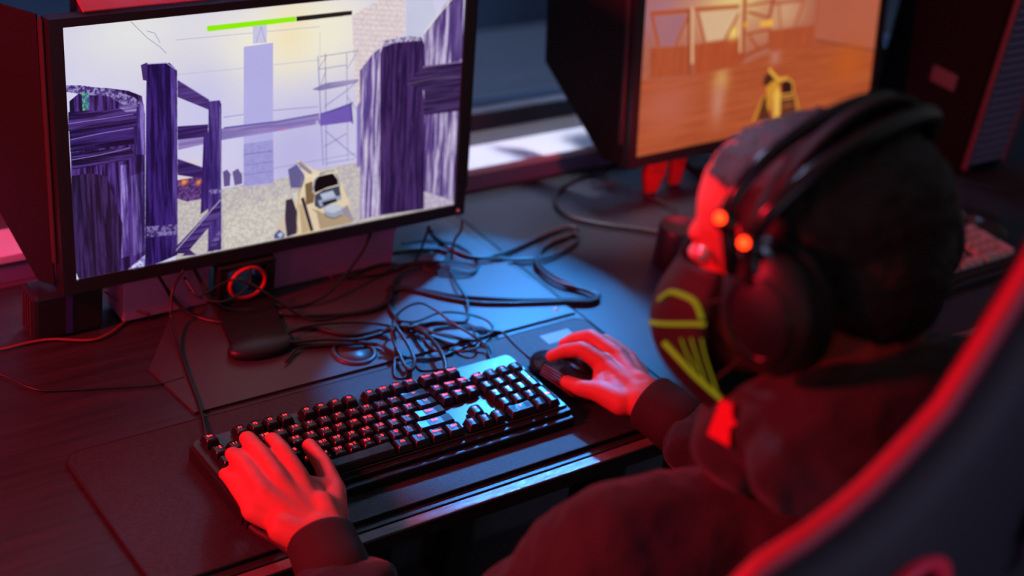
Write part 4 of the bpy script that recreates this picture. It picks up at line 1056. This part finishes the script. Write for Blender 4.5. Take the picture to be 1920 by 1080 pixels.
def make_keyboard(loc, label, legend_mat, detailed=True):
    root = empty('keyboard', loc)
    tag(root, label, 'keyboard')
    ZB = 0.0225
    # body: lower case, top plate, raised rim
    slab('case', [(-0.020, -0.118), (0.428, -0.118), (0.430, -0.115), (0.430, 0.010), (0.424, 0.0155), (-0.014, 0.0155), (-0.020, 0.010)], 0.001, 0.0185, M['kside'], root, 0.0015)
    slab('top_plate', [(-0.016, -0.1105), (0.427, -0.1105), (0.427, 0.008), (0.422, 0.014), (-0.012, 0.014), (-0.018, 0.008)], 0.0185, 0.0215, M['kbody'], root, 0.0008)
    slab('front_lip', [(-0.019, -0.127), (0.429, -0.127), (0.429, -0.1185), (-0.019, -0.1185)], 0.001, 0.013, M['kside'], root, 0.002)
    bm = bmesh.new()
    for k in range(3):
        box_bm(bm, (0.366 + k * 0.014, 0.0, 0.0213), (0.369 + k * 0.014, 0.0012, 0.0218))
    link('lock_indicator', to_mesh(bm, 'lock_indicator'), M['legend_dim'], root)
    lay = key_layout()
    texts = text_meshes([a if not b or b == 'tall' else a + ' ' + b for (_, _, _, a, b) in lay if a], 0.0052) if detailed else {}
    for me in texts.values():
        me.materials.append(legend_mat)
        me.name = 'legend'
    caps = {}
    prof_by_row = {0: -0.10, -1.25: -0.07, -2.25: -0.02, -3.25: 0.03, -4.25: 0.09, -5.25: 0.12}
    for c, r, w, a, b in lay:
        tall = b == 'tall'
        pr = prof_by_row.get(r, 0.02)
        kk = (w, tall, pr)
        if kk not in caps:
            caps[kk] = keycap_mesh(w * U - 0.0011, (2 * U if tall else U) - 0.0011, pr)
        o = link('keycap', caps[kk], M['key'], root)
        o.location = (c * U, r * U, ZB + 0.0012)
        if a and detailed:
            t = link('legend', texts[a if not b or tall else a + ' ' + b], legend_mat, o)
            t.location = (0, 0.0022 if not tall else 0.0, 0.0084)
    return root


kb = make_keyboard((0, 0, 0.0048), 'black mechanical keyboard with glowing red legends under the left hand', M['legend'])
kb2 = make_keyboard((0.952, 0.03, 0.0), 'second black keyboard with pale keys at the right behind the head', M['legend_dim'])
for o in children(kb2):
    if o.name.startswith('keycap'):
        o.active_material = o.active_material
m2 = mat('pale_keycap', (0.34, 0.27, 0.24), 0.4)
for o in children(kb2):
    if o.name.startswith('keycap'):
        o.data = o.data.copy() if o.data.users > 200 else o.data
        o.material_slots[0].link = 'OBJECT'
        o.material_slots[0].material = m2

# ------------------------------------------------------------------ mouse
ms = empty('mouse', (0.482, -0.045, 0.0053), (0, 0, math.radians(8)))
tag(ms, 'black computer mouse with ribbed side under the right hand', 'mouse')
bm = bmesh.new()
ell_bm(bm, (0, -0.012, 0.008), (0.032, 0.048, 0.026))
ell_bm(bm, (0, 0.022, 0.006), (0.029, 0.040, 0.018))
me = fuse(bm, 'shell', 0.0016, 6)
for v in me.vertices:
    v.co.z = max(v.co.z, 0.0004)
me.materials.append(M['gloss'])
link('shell', me, None, ms)
for k in range(5):
    tube('side_rib', [(-0.030 + 0.0004 * k, -0.045 + 0.006, 0.010 + k * 0.0035), (-0.0325 + 0.0013 * k, -0.012, 0.0125 + k * 0.0035), (-0.0300 + 0.0012 * k, 0.022, 0.010 + k * 0.003)], 0.0007, M['cable_red'], ms, 5, n=5)
lathe('scroll_wheel', [(0, -0.003), (0.006, -0.003), (0.007, -0.0015), (0.007, 0.0015), (0.006, 0.003), (0, 0.003)], M['rubber'], ms, 20,
      Matrix.Translation((0, 0.034, 0.020)) @ Matrix.Rotation(PI / 2, 4, 'Y'))
ms2 = empty('mouse', (1.42, 0.03, 0.0006), (0, 0, math.radians(-10)))
tag(ms2, 'black mouse at the right edge beside the second keyboard', 'mouse')
link('shell', me, None, ms2)

# ------------------------------------------------------------------ cables
for r, lab, pts in CABLES:
    redm = 'red' in lab.split()[1] or 'red-' in lab
    c = tube('cable', pts, r, M['cable_red'] if 'red-lit wire' in lab or 'red-tipped' in lab else M['cable'], None, 8)  # red-lit wires carry the red light in their base colour
    tag(c, lab, 'cable')
c = tube('cable', HOSE, 0.0042, mat('sleeved_cable', (0.05, 0.018, 0.018), 0.5), None, 8)
tag(c, 'thick sleeved cable running along the left end of the keyboard to the wrist', 'cable')


# ------------------------------------------------------------------ person
HC = Vector(HEAD)
HR = Matrix.Rotation(math.radians(23), 3, 'Z') @ Matrix.Rotation(math.radians(-18), 3, 'X') @ Matrix.Rotation(math.radians(1), 3, 'Y')   # head: x right, y forward, z up


def hp(x, y, z):
    return HC + HR @ Vector((x, y, z))


TS = Vector((HEAD[0] - 0.19, HEAD[1] + 0.58, HEAD[2] - 0.545))       # the trunk follows the head
TL = Vector((TS.x, TS.y, 0))
person = empty('person', (0.2, -0.66, FLOOR))
tag(person, 'person in a dark hoodie with headset and mask, gaming at the keyboard', 'person')
PB = Vector(person.location)

bm = bmesh.new()


def C(p, q, a, b, seg=14):
    cone_bm(bm, Vector(p) - PB, Vector(q) - PB, a, b, seg)


def E(c, r, m=None, seg=24):
    ell_bm(bm, Vector(c) - PB, r, m, seg)


def hand(h, sgn):
    g = {k: Vector(v) for k, v in h.items()}
    up = Vector((0, 0, 1))
    wr = g['wrist']
    for i, rr in zip('1234', (0.0112, 0.0114, 0.0108, 0.0098)):
        C(g['m' + i] - up * 0.004, g['p' + i], rr * 1.10, rr * 0.98)
        C(g['p' + i], g['d' + i], rr * 0.97, rr * 0.86)
        C(g['d' + i], g['t' + i], rr * 0.86, rr * 0.74)
        # metacarpal
        b = wr + (g['m' + i] - wr) * 0.10
        C(b - up * 0.004, g['m' + i] - up * 0.006, 0.0175, 0.0130)
    fold = [('m1', 'p1', 'm2', 'p2'), ('m2', 'p2', 'm3', 'p3'), ('m3', 'p3', 'm4', 'p4')]
    for a, pa, b, pb in fold:
        A = g[a].lerp(g[pa], 0.30) - up * 0.008
        B = g[b].lerp(g[pb], 0.30) - up * 0.008
        C(A, B, 0.0085, 0.0085)
    ax = (g['m2'] - wr).normalized().cross(up).normalized()
    C(wr + ax * 0.014, wr + ax * 0.014 + (g['m1'] - wr) * 0.4, 0.0185, 0.016)
    C(wr - ax * 0.014, wr - ax * 0.014 + (g['m4'] - wr) * 0.4, 0.0180, 0.016)
    for a, b in (('m1', 'm2'), ('m2', 'm3'), ('m3', 'm4')):
        A, B = g[a], g[b]
        C(A - up * 0.009, B - up * 0.009, 0.0115, 0.0105)
        mid = (A + B) / 2
        C(mid - up * 0.010, wr + (mid - wr) * 0.2 - up * 0.006, 0.0125, 0.0175)
    C(wr, g['th0'], 0.019, 0.0165)
    C(g['th0'], g['th1'], 0.0170, 0.0140)
    C(g['th1'], g['th2'], 0.0135, 0.0112)
    C(g['th2'], g['th3'], 0.0112, 0.0092)
    C(g['th1'], g['m1'] - up * 0.012, 0.0125, 0.0110)
    C(g['th0'], g['m1'] - up * 0.010, 0.0150, 0.0110)
    C((g['th1'] + g['th0']) / 2, (g['m2'] + wr) / 2 - up * 0.008, 0.014, 0.014)


hand(LEFT_HAND, -1)
hand(RIGHT_HAND, 1)
WL, WR = Vector(LEFT_HAND['wrist']), Vector(RIGHT_HAND['wrist'])
EL, ER = Vector((-0.02, -0.44, -0.01)), Vector((0.555, -0.41, 0.02))
SL, SR = Vector((0.085, -0.56, 0.265)), Vector((0.46, -0.53, 0.26))
TN = Vector((0.215, -0.64, 0.35)) + TS
for w_, e_, s_ in ((WL, EL, SL), (WR, ER, SR)):
    C(w_, e_, 0.0235, 0.036)
    side = (e_ - w_).cross(Vector((0, 0, 1))).normalized()
    C(w_ + side * 0.012, e_, 0.0205, 0.032)
    C(w_ - side * 0.012, e_, 0.0205, 0.032)
    C(e_, s_, 0.037, 0.046)
    C(s_, TN - Vector((0, 0, 0.06)), 0.045, 0.06)
# torso, hips, thighs, shins
HIP = Vector((0.25, -0.605, -0.075))
C(TN - Vector((0, 0, 0.09)), HIP, 0.10, 0.12)
C(TN + Vector((-0.075, 0.01, -0.13)), HIP + Vector((-0.07, 0, 0)), 0.08, 0.10)
C(TN + Vector((0.075, 0.01, -0.13)), HIP + Vector((0.07, 0, 0)), 0.08, 0.10)
for s in (-1, 1):
    C((0.25 + s * 0.09, -0.64, -0.13), (0.25 + s * 0.13, -0.22, -0.15), 0.080, 0.058)
    C((0.25 + s * 0.13, -0.22, -0.15), (0.25 + s * 0.15, -0.20, -0.64), 0.056, 0.040)
    C((0.25 + s * 0.15, -0.21, -0.70), (0.25 + s * 0.16, -0.06, -0.715), 0.036, 0.028)
# neck
C(hp(0, -0.040, -0.06), TN + Vector((0, 0, 0.01)), 0.052, 0.060)
C(hp(0, -0.015, -0.085), TN + Vector((0, 0.02, -0.01)), 0.048, 0.060)


# head
def HE(c, r, rot=None):
    m = HR.to_4x4() @ (rot.to_4x4() if rot else Matrix.Identity(4))
    E(hp(*c), r, m)


HE((0, -0.018, 0.034), (0.074, 0.093, 0.070))
HE((0, 0.020, 0.030), (0.068, 0.066, 0.072))
HE((0, 0.030, -0.035), (0.060, 0.058, 0.065))
HE((0, 0.052, -0.075), (0.038, 0.036, 0.034))
HE((0, 0.074, -0.092), (0.020, 0.016, 0.017))
HE((0, 0.076, 0.020), (0.045, 0.014, 0.010))
C(hp(0, 0.082, 0.008), hp(0, 0.104, -0.030), 0.009, 0.0115)
HE((0.010, 0.094, -0.033), (0.009, 0.009, 0.008))
HE((-0.010, 0.094, -0.033), (0.009, 0.009, 0.008))
HE((0.034, 0.064, -0.020), (0.020, 0.018, 0.016))
HE((-0.034, 0.064, -0.020), (0.020, 0.018, 0.016))
HE((0, 0.088, -0.056), (0.021, 0.010, 0.0055))
HE((0, 0.087, -0.065), (0.019, 0.010, 0.0060))
for s in (-1, 1):
    HE((s * 0.077, -0.012, -0.005), (0.008, 0.018, 0.030), Matrix.Rotation(s * 0.3, 3, 'Z'))
    HE((s * 0.032, 0.070, 0.004), (0.015, 0.013, 0.010))
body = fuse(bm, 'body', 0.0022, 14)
body.materials.append(M['red_lit_skin'])
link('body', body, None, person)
for s in (-1, 1):
    bm = bmesh.new()
    ell_bm(bm, hp(s * 0.032, 0.0765, 0.004) - PB, (0.0095, 0.0095, 0.0075), HR.to_4x4())
    link('eye', to_mesh(bm, 'eye', True), M['eye'], person)

# hair: cap over the skull with a fringe line, lower at the nape
bm = bmesh.new()
ell_bm(bm, hp(0, -0.022, 0.038) - PB, (0.078, 0.096, 0.074), HR.to_4x4(), 32)
ell_bm(bm, hp(0, 0.014, 0.052) - PB, (0.070, 0.062, 0.051), HR.to_4x4(), 32)
ell_bm(bm, hp(0, -0.060, -0.005) - PB, (0.068, 0.055, 0.068), HR.to_4x4(), 32)
hair = fuse(bm, 'hair', 0.0030, 5, noise=[(0.012, 0.006), (0.004, 0.004)])
# open the cap over the face
hb = bmesh.new()
hb.from_mesh(hair)
HRi = HR.transposed()
kill = []
for v in hb.verts:
    q = HRi @ (v.co + PB - HC)
    line = 0.055 + max(0, -(q.z - 0.075)) * 0.0
    jag = 0.004 * math.sin(q.x * 240) + 0.003 * math.sin(q.z * 330)
    if q.z < 0.070 + jag and q.y > 0.035 + jag:
        kill.append(v)
    elif q.z < 0.020 + jag and q.y > 0.005 + jag:
        kill.append(v)
bmesh.ops.delete(hb, geom=kill, context='VERTS')
hb.to_mesh(hair)
hb.free()
hair.materials.append(M['hair'])
link('hair', hair, None, person)

# hoodie
bm = bmesh.new()
for w_, e_, s_ in ((WL, EL, SL), (WR, ER, SR)):
    d = (e_ - w_).normalized()
    C(w_ + d * 0.052, w_ + d * 0.10, 0.036, 0.040)
    C(w_ + d * 0.10, e_, 0.042, 0.054)
    C(e_, s_, 0.056, 0.064)
    C(s_, TN - Vector((0, 0, 0.07)), 0.064, 0.080)
    side = d.cross(Vector((0, 0, 1))).normalized()
    for t, rr in ((0.35, 0.043), (0.55, 0.048), (0.78, 0.054)):
        p = w_.lerp(e_, t)
        C(p - side * 0.015, p + side * 0.018, rr, rr * 0.95)
C(TN - Vector((0, 0, 0.09)), HIP - Vector((0, 0, 0.03)), 0.120, 0.140)
C(TN + Vector((-0.080, 0.01, -0.14)), HIP + Vector((-0.08, 0, -0.03)), 0.095, 0.115)
C(TN + Vector((0.080, 0.01, -0.14)), HIP + Vector((0.08, 0, -0.03)), 0.095, 0.115)
# hood bunched around the neck
for k in range(14):
    a = 2 * PI * k / 14
    b = 2 * PI * (k + 1) / 14
    f = lambda t: TN + Vector((0.084 * math.cos(t), 0.074 * math.sin(t), 0.060 - 0.050 * math.sin(t) + (0.025 if math.sin(t) < 0.2 else 0)))
    C(f(a), f(b), 0.036, 0.036)
for k in range(8):
    t0, t1 = PI * (1.08 + 0.84 * k / 8), PI * (1.08 + 0.84 * (k + 1) / 8)
    g = lambda t: TN + Vector((0.105 * math.cos(t), -0.018 + 0.080 * math.sin(t), 0.075))
    C(g(t0), g(t1), 0.035, 0.035)
hood = fuse(bm, 'hoodie', 0.0045, 5, noise=[(0.07, 0.020), (0.03, 0.004)])
hood.materials.append(M['hoodie'])
link('hoodie', hood, None, person)
for w_, e_ in ((WL, EL), (WR, ER)):
    d = (e_ - w_).normalized()
    q = d.to_track_quat('Z', 'Y').to_matrix().to_4x4()
    lathe('cuff', [(0.0335, 0.006), (0.0355, 0.004), (0.0370, 0.008), (0.0365, 0.014), (0.0380, 0.042), (0.0400, 0.066), (0.032, 0.072), (0.032, 0.03)], M['rib'], person, 40,
          Matrix.Translation(w_ - PB) @ q)
# trousers and shoes
bm = bmesh.new()
for s in (-1, 1):
    C((0.25 + s * 0.09, -0.64, -0.13), (0.25 + s * 0.13, -0.22, -0.15), 0.098, 0.078)
    C((0.25 + s * 0.13, -0.22, -0.15), (0.25 + s * 0.15, -0.20, -0.62), 0.076, 0.062)
tr = fuse(bm, 'trousers', 0.007, 5, noise=[(0.05, 0.015)])
tr.materials.append(M['trouser'])
link('trousers', tr, None, person)
for s in (-1, 1):
    bm = bmesh.new()
    C((0.25 + s * 0.15, -0.22, -0.690), (0.25 + s * 0.16, -0.05, -0.705), 0.048, 0.042)
    sh = fuse(bm, 'shoe', 0.006, 4)
    for v in sh.vertices:
        v.co.z = max(v.co.z, 0.003)
    sh.materials.append(M['black'])
    link('shoe', sh, None, person)
# unidentified flat red shape laid on the front of the hoodie's left shoulder
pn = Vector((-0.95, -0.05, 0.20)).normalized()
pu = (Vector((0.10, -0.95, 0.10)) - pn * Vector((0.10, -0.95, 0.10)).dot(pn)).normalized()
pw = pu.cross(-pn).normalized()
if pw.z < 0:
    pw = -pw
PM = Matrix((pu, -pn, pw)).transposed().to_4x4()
prism('red_shoulder_shape', [(-0.013, -0.020), (0.016, -0.020), (0.011, -0.002), (0.017, 0.005), (0.010, 0.009), (0.006, 0.020), (-0.009, 0.020)], 0.010, M['patch'], person,
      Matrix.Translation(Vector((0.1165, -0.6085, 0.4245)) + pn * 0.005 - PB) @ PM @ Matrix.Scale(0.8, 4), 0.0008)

# ------------------------------------------------------------------ face mask (worn over nose and mouth)
mk = empty('face_mask', hp(0, 0.08, -0.05))
tag(mk, 'black face mask with yellow-green line pattern worn over nose and mouth', 'mask')
MO = Vector(mk.location)
N1, N2 = 28, 22


def mask_pt(u, v, off=0.0):
    """u -1..1 across the face, v 0..1 from chin to nose bridge"""
    z = -0.125 + 0.125 * v
    a = u * 1.28
    depth = 0.108 + 0.040 * math.sin(PI * min(1, max(0, (v * 0.92 + 0.10)))) - 0.012 * (1 - v)
    half = 0.066 + 0.006 * math.sin(PI * v)
    y = -0.005 + (depth + off) * math.cos(a) ** 0.62
    x = (half + off) * math.sin(a) * 1.02
    y -= 0.012 * max(0, 0.25 - v) * 8 * abs(u) * 0.5
    return hp(x, y, z)


bm = bmesh.new()
grid = [[bm.verts.new(mask_pt(-1 + 2 * i / N1, j / N2) - MO) for i in range(N1 + 1)] for j in range(N2 + 1)]
for j in range(N2):
    for i in range(N1):
        bm.faces.new((grid[j][i], grid[j][i + 1], grid[j + 1][i + 1], grid[j + 1][i]))
ch = bm.verts.new(hp(0, 0.045, -0.135) - MO)
for i in range(N1):
    bm.faces.new((grid[0][i + 1], grid[0][i], ch))
shell = to_mesh(bm, 'shell', True)
o = link('shell', shell, M['mask'], mk)
sm = o.modifiers.new('thick', 'SOLIDIFY')
sm.thickness = 0.003


def mline(uvs, r=0.0022, m='mask_line_glow'):
    P = [mask_pt(u, v, 0.0022) - MO for u, v in uvs]
    return tube('printed_glow_line', P, r, M[m], mk, 6, n=6, flat=0.45)


mline([(-0.46, 0.54), (-0.62, 0.58), (-0.78, 0.62), (-0.94, 0.66), (-1.0, 0.67)])
mline([(-0.52, 0.72), (-0.62, 0.80), (-0.76, 0.82), (-0.90, 0.80), (-0.98, 0.70)])
mline([(-0.70, 0.47), (-0.84, 0.38), (-0.92, 0.29), (-0.99, 0.16)])
mline([(-0.86, 0.54), (-0.90, 0.44), (-0.94, 0.34)], 0.0017)
mline([(-0.93, 0.56), (-0.96, 0.44), (-0.97, 0.28)], 0.0017)
mline([(-0.99, 0.57), (-1.01, 0.44), (-1.01, 0.22)], 0.0017)
tube('ear_strap', [mask_pt(-0.98, 0.80) - MO, hp(-0.078, -0.005, 0.000) - MO, hp(-0.080, -0.022, 0.005) - MO, hp(-0.078, -0.010, -0.030) - MO, mask_pt(-0.98, 0.25) - MO], 0.0018, M['rubber'], mk, 6)
tube('ear_strap', [mask_pt(0.98, 0.80) - MO, hp(0.078, -0.005, 0.000) - MO, hp(0.080, -0.022, 0.005) - MO, hp(0.078, -0.010, -0.030) - MO, mask_pt(0.98, 0.25) - MO], 0.0018, M['rubber'], mk, 6)
lathe('metal_dot', [(0, 0.004), (0.005, 0.0035), (0.0065, 0)], M['white_metal'], mk, 16,
      Matrix.Translation(hp(-0.058, 0.062, 0.012) - MO) @ (HR @ Matrix.Rotation(-PI / 2, 3, 'Y')).to_4x4())  # small bright metal dot beside the eye

# ------------------------------------------------------------------ headset
hs = empty('headset', hp(0, 0, 0.0))
tag(hs, 'black headset with twin headband rails and small red lights on the head', 'headset')
HO = Vector(hs.location)
BT = Matrix.Rotation(math.radians(-14), 3, 'Z')          # the headset sits a little askew


def bp(x, y, z):
    v = BT @ Vector((x, y, z)) + Vector((0, -0.014, 0))
    return hp(*v) - HO


for s in (-1, 1):
    R_ = (HR @ BT @ Matrix.Rotation(s * PI / 2, 3, 'Y')).to_4x4()
    cup = empty('ear_cup', (0, 0, 0))
    bpy.data.objects.remove(cup)
    T_ = Matrix.Translation(bp(s * 0.076, -0.022, -0.012)) @ R_
    sc = Matrix.Diagonal((1.18, 0.98, 1, 1))
    cupo = lathe('ear_cup', [(0, 0.046), (0.018, 0.045), (0.026, 0.040), (0.038, 0.036), (0.043, 0.028), (0.044, 0.016), (0, 0.016)], M['black'], hs, 40, T_ @ sc)
    lathe('ear_pad', [(0.022, 0.0), (0.030, -0.003), (0.042, 0.001), (0.046, 0.009), (0.043, 0.018), (0.020, 0.018)], M['pad'], hs, 40, T_ @ sc)
    lathe('cup_ring', [(0.026, 0.0405), (0.0275, 0.0425), (0.029, 0.0395)], M['gloss'], hs, 40, T_ @ sc)
RAILS = [(0.002, -0.024, 0.064, 0.052, 0.0060), (-0.018, -0.066, 0.048, 0.060, 0.0072)]      # hinge y, top y, hinge z, rise, radius
for d0, d1, z0, hgt, rr in RAILS:
    P = []
    for k in range(25):
        a = PI * k / 24
        P.append(bp(-0.112 * math.cos(a), d0 + (d1 - d0) * math.sin(a), z0 + hgt * math.sin(a) ** 0.85))
    P = [bp(-0.112, d0, z0 - 0.045)] + P + [bp(0.112, d0, z0 - 0.045)]
    tube('band_rail', P, rr, M['gloss'], hs, 12, n=2, flat=1.0)
P = [bp(-0.094 * math.cos(PI * k / 20), -0.008 - 0.030 * math.sin(PI * k / 20), 0.044 + 0.070 * math.sin(PI * k / 20) ** 0.9) for k in range(1, 20)]
tube('padded_strap', P, 0.019, M['pad'], hs, 12, n=2, flat=0.30)
for s in (-1, 1):
    for dy, _, hz_, _, _ in RAILS:
        bm = bmesh.new()
        c = bp(s * 0.114, dy, hz_ - 0.004)
        ell_bm(bm, c, (0.007, 0.009, 0.012), HR.to_4x4(), 16)
        link('hinge', to_mesh(bm, 'hinge', True), M['gloss'], hs)
        bm = bmesh.new()
        c = bp(s * 0.1215, dy, hz_)
        ell_bm(bm, c, (0.0035, 0.0042, 0.0042), HR.to_4x4(), 12)
        link('status_light', to_mesh(bm, 'status_light', True), M['led_red'] if s < 0 else M['red_plastic'], hs)
tube('microphone_boom', [bp(0.11, 0.0, -0.03), bp(0.118, 0.04, -0.05), bp(0.10, 0.085, -0.07), bp(0.06, 0.115, -0.075)], 0.0026, M['rubber'], hs, 8)

# ------------------------------------------------------------------ gaming chair
chx, chy = 0.25, -0.80
chair = empty('gaming_chair', (chx, chy, FLOOR))
tag(chair, 'black gaming chair with crimson piping behind the person', 'chair')
CO = Vector(chair.location)
WZ = [(-0.26, 0.215), (-0.10, 0.235), (0.10, 0.245), (0.30, 0.258), (0.38, 0.270), (0.425, 0.275), (0.455, 0.255), (0.475, 0.225), (0.50, 0.197), (0.53, 0.173), (0.56, 0.150), (0.60, 0.134), (0.627, 0.124), (0.66, 0.112), (0.72, 0.095), (0.78, 0.085), (0.81, 0.05)]


def half_w(z):
    for (z0, w0), (z1, w1) in zip(WZ, WZ[1:]):
        if z <= z1:
            t = (z - z0) / (z1 - z0)
            return w0 + (w1 - w0) * max(0, min(1, t))
    return WZ[-1][1]


def back_y(x, z):
    return 0.03 * (abs(x) / 0.25) ** 2.4 - 0.05 * (z - 0.5) * 0.0 + (0.045 * (0.45 - z) if z < 0.45 else 0)


bm = bmesh.new()
NZ, NX = 60, 18
zs = [WZ[0][0] + (WZ[-1][0] - WZ[0][0]) * j / NZ for j in range(NZ + 1)]
gf = []
gb = []
for z in zs:
    hw = half_w(z)
    gf.append([bm.verts.new((u * hw, back_y(u * hw, z) + 0.028 * (1 - u ** 4) ** 0.5 + 0.004, z - CO.z)) for u in [-1 + 2 * i / NX for i in range(NX + 1)]])
    gb.append([bm.verts.new((u * hw, back_y(u * hw, z) - 0.022 * (1 - u ** 6) ** 0.5 - 0.004, z - CO.z)) for u in [-1 + 2 * i / NX for i in range(NX + 1)]])
for j in range(NZ):
    for i in range(NX):
        bm.faces.new((gf[j][i], gf[j][i + 1], gf[j + 1][i + 1], gf[j + 1][i]))
        bm.faces.new((gb[j][i + 1], gb[j][i], gb[j + 1][i], gb[j + 1][i + 1]))
    bm.faces.new((gf[j][0], gf[j + 1][0], gb[j + 1][0], gb[j][0]))
    bm.faces.new((gf[j][NX], gb[j][NX], gb[j + 1][NX], gf[j + 1][NX]))
for i in range(NX):
    bm.faces.new((gf[0][i + 1], gf[0][i], gb[0][i], gb[0][i + 1]))
    bm.faces.new((gf[NZ][i], gf[NZ][i + 1], gb[NZ][i + 1], gb[NZ][i]))
bo = link('backrest', to_mesh(bm, 'backrest', True), M['chair'], chair)
# two harness holes
HOLES = [(-0.150, 0.400, 0.034, 0.050), (0.150, 0.400, 0.034, 0.050)]
for hx, hz, a, b in HOLES:
    cb = bmesh.new()
    ring = [cb.verts.new((hx + a * math.cos(t), -0.15, hz - CO.z + b * math.sin(t))) for t in [2 * PI * k / 28 for k in range(28)]]
    f = cb.faces.new(ring)
    r = bmesh.ops.extrude_face_region(cb, geom=[f])
    for v in [g for g in r['geom'] if isinstance(g, bmesh.types.BMVert)]:
        v.co.y += 0.3
    cme = to_mesh(cb, 'cut')
    co_ = link('cut', cme, None, chair)
    bmd = bo.modifiers.new('b', 'BOOLEAN')
    bmd.operation = 'DIFFERENCE'
    bmd.object = co_
    dg = bpy.context.evaluated_depsgraph_get()
    nm_ = bpy.data.meshes.new_from_object(bo.evaluated_get(dg))
    bo.modifiers.clear()
    bo.data = nm_
    bpy.data.objects.remove(co_)
    for p in bo.data.polygons:
        p.use_smooth = True
    tube('hole_trim', [(hx + a * math.cos(t), back_y(hx, hz) - 0.026, hz - CO.z + b * math.sin(t)) for t in [2 * PI * k / 28 for k in range(28)]], 0.007, M['hole_trim'], chair, 8, True, 1)
for s in (-1, 1):
    P = [(s * (half_w(z) + 0.001), back_y(half_w(z), z), z - CO.z) for z in zs]
    tube('edge_piping', P, 0.0085, M['piping'], chair, 10, n=1)
box('highlight_plate', (-0.062, -0.050, 0.435 - CO.z), (-0.028, -0.032, 0.490 - CO.z), M['chair_glint'], chair, 0.004)  # added plate standing in for a violet highlight on the chair back
box('highlight_tongue', (-0.052, -0.056, 0.405 - CO.z), (-0.038, -0.044, 0.440 - CO.z), M['white_metal'], chair, 0.002)
# seat, arm rests, gas lift and star base
bm = bmesh.new()
box_bm(bm, (-0.26, 0.03, 0.42), (0.26, 0.54, 0.525), 0.03)
link('seat', to_mesh(bm, 'seat', True), M['chair'], chair)
for s in (-1, 1):
    box('armrest_post', (s * 0.29 - 0.02, 0.18, 0.42), (s * 0.29 + 0.02, 0.24, 0.60), M['black'], chair, 0.006)
    box('armrest_pad', (s * 0.29 - 0.04, 0.08, 0.60), (s * 0.29 + 0.04, 0.30, 0.625), M['black'], chair, 0.01)
tube('gas_lift', [(0, 0.28, 0.10), (0, 0.28, 0.44)], 0.028, M['black'], chair, 16, n=1)
for k in range(5):
    a = 2 * PI * k / 5 + 0.3
    e = (0.30 * math.cos(a), 0.28 + 0.30 * math.sin(a), 0.075)
    tube('base_spoke', [(0, 0.28, 0.11), e], 0.02, M['black'], chair, 8, n=1)
    lathe('caster', [(0, -0.02), (0.028, -0.02), (0.030, 0), (0.028, 0.02), (0, 0.02)], M['black'], chair, 16,
          Matrix.Translation((e[0], e[1], 0.031)) @ Matrix.Rotation(PI / 2, 4, 'X'))
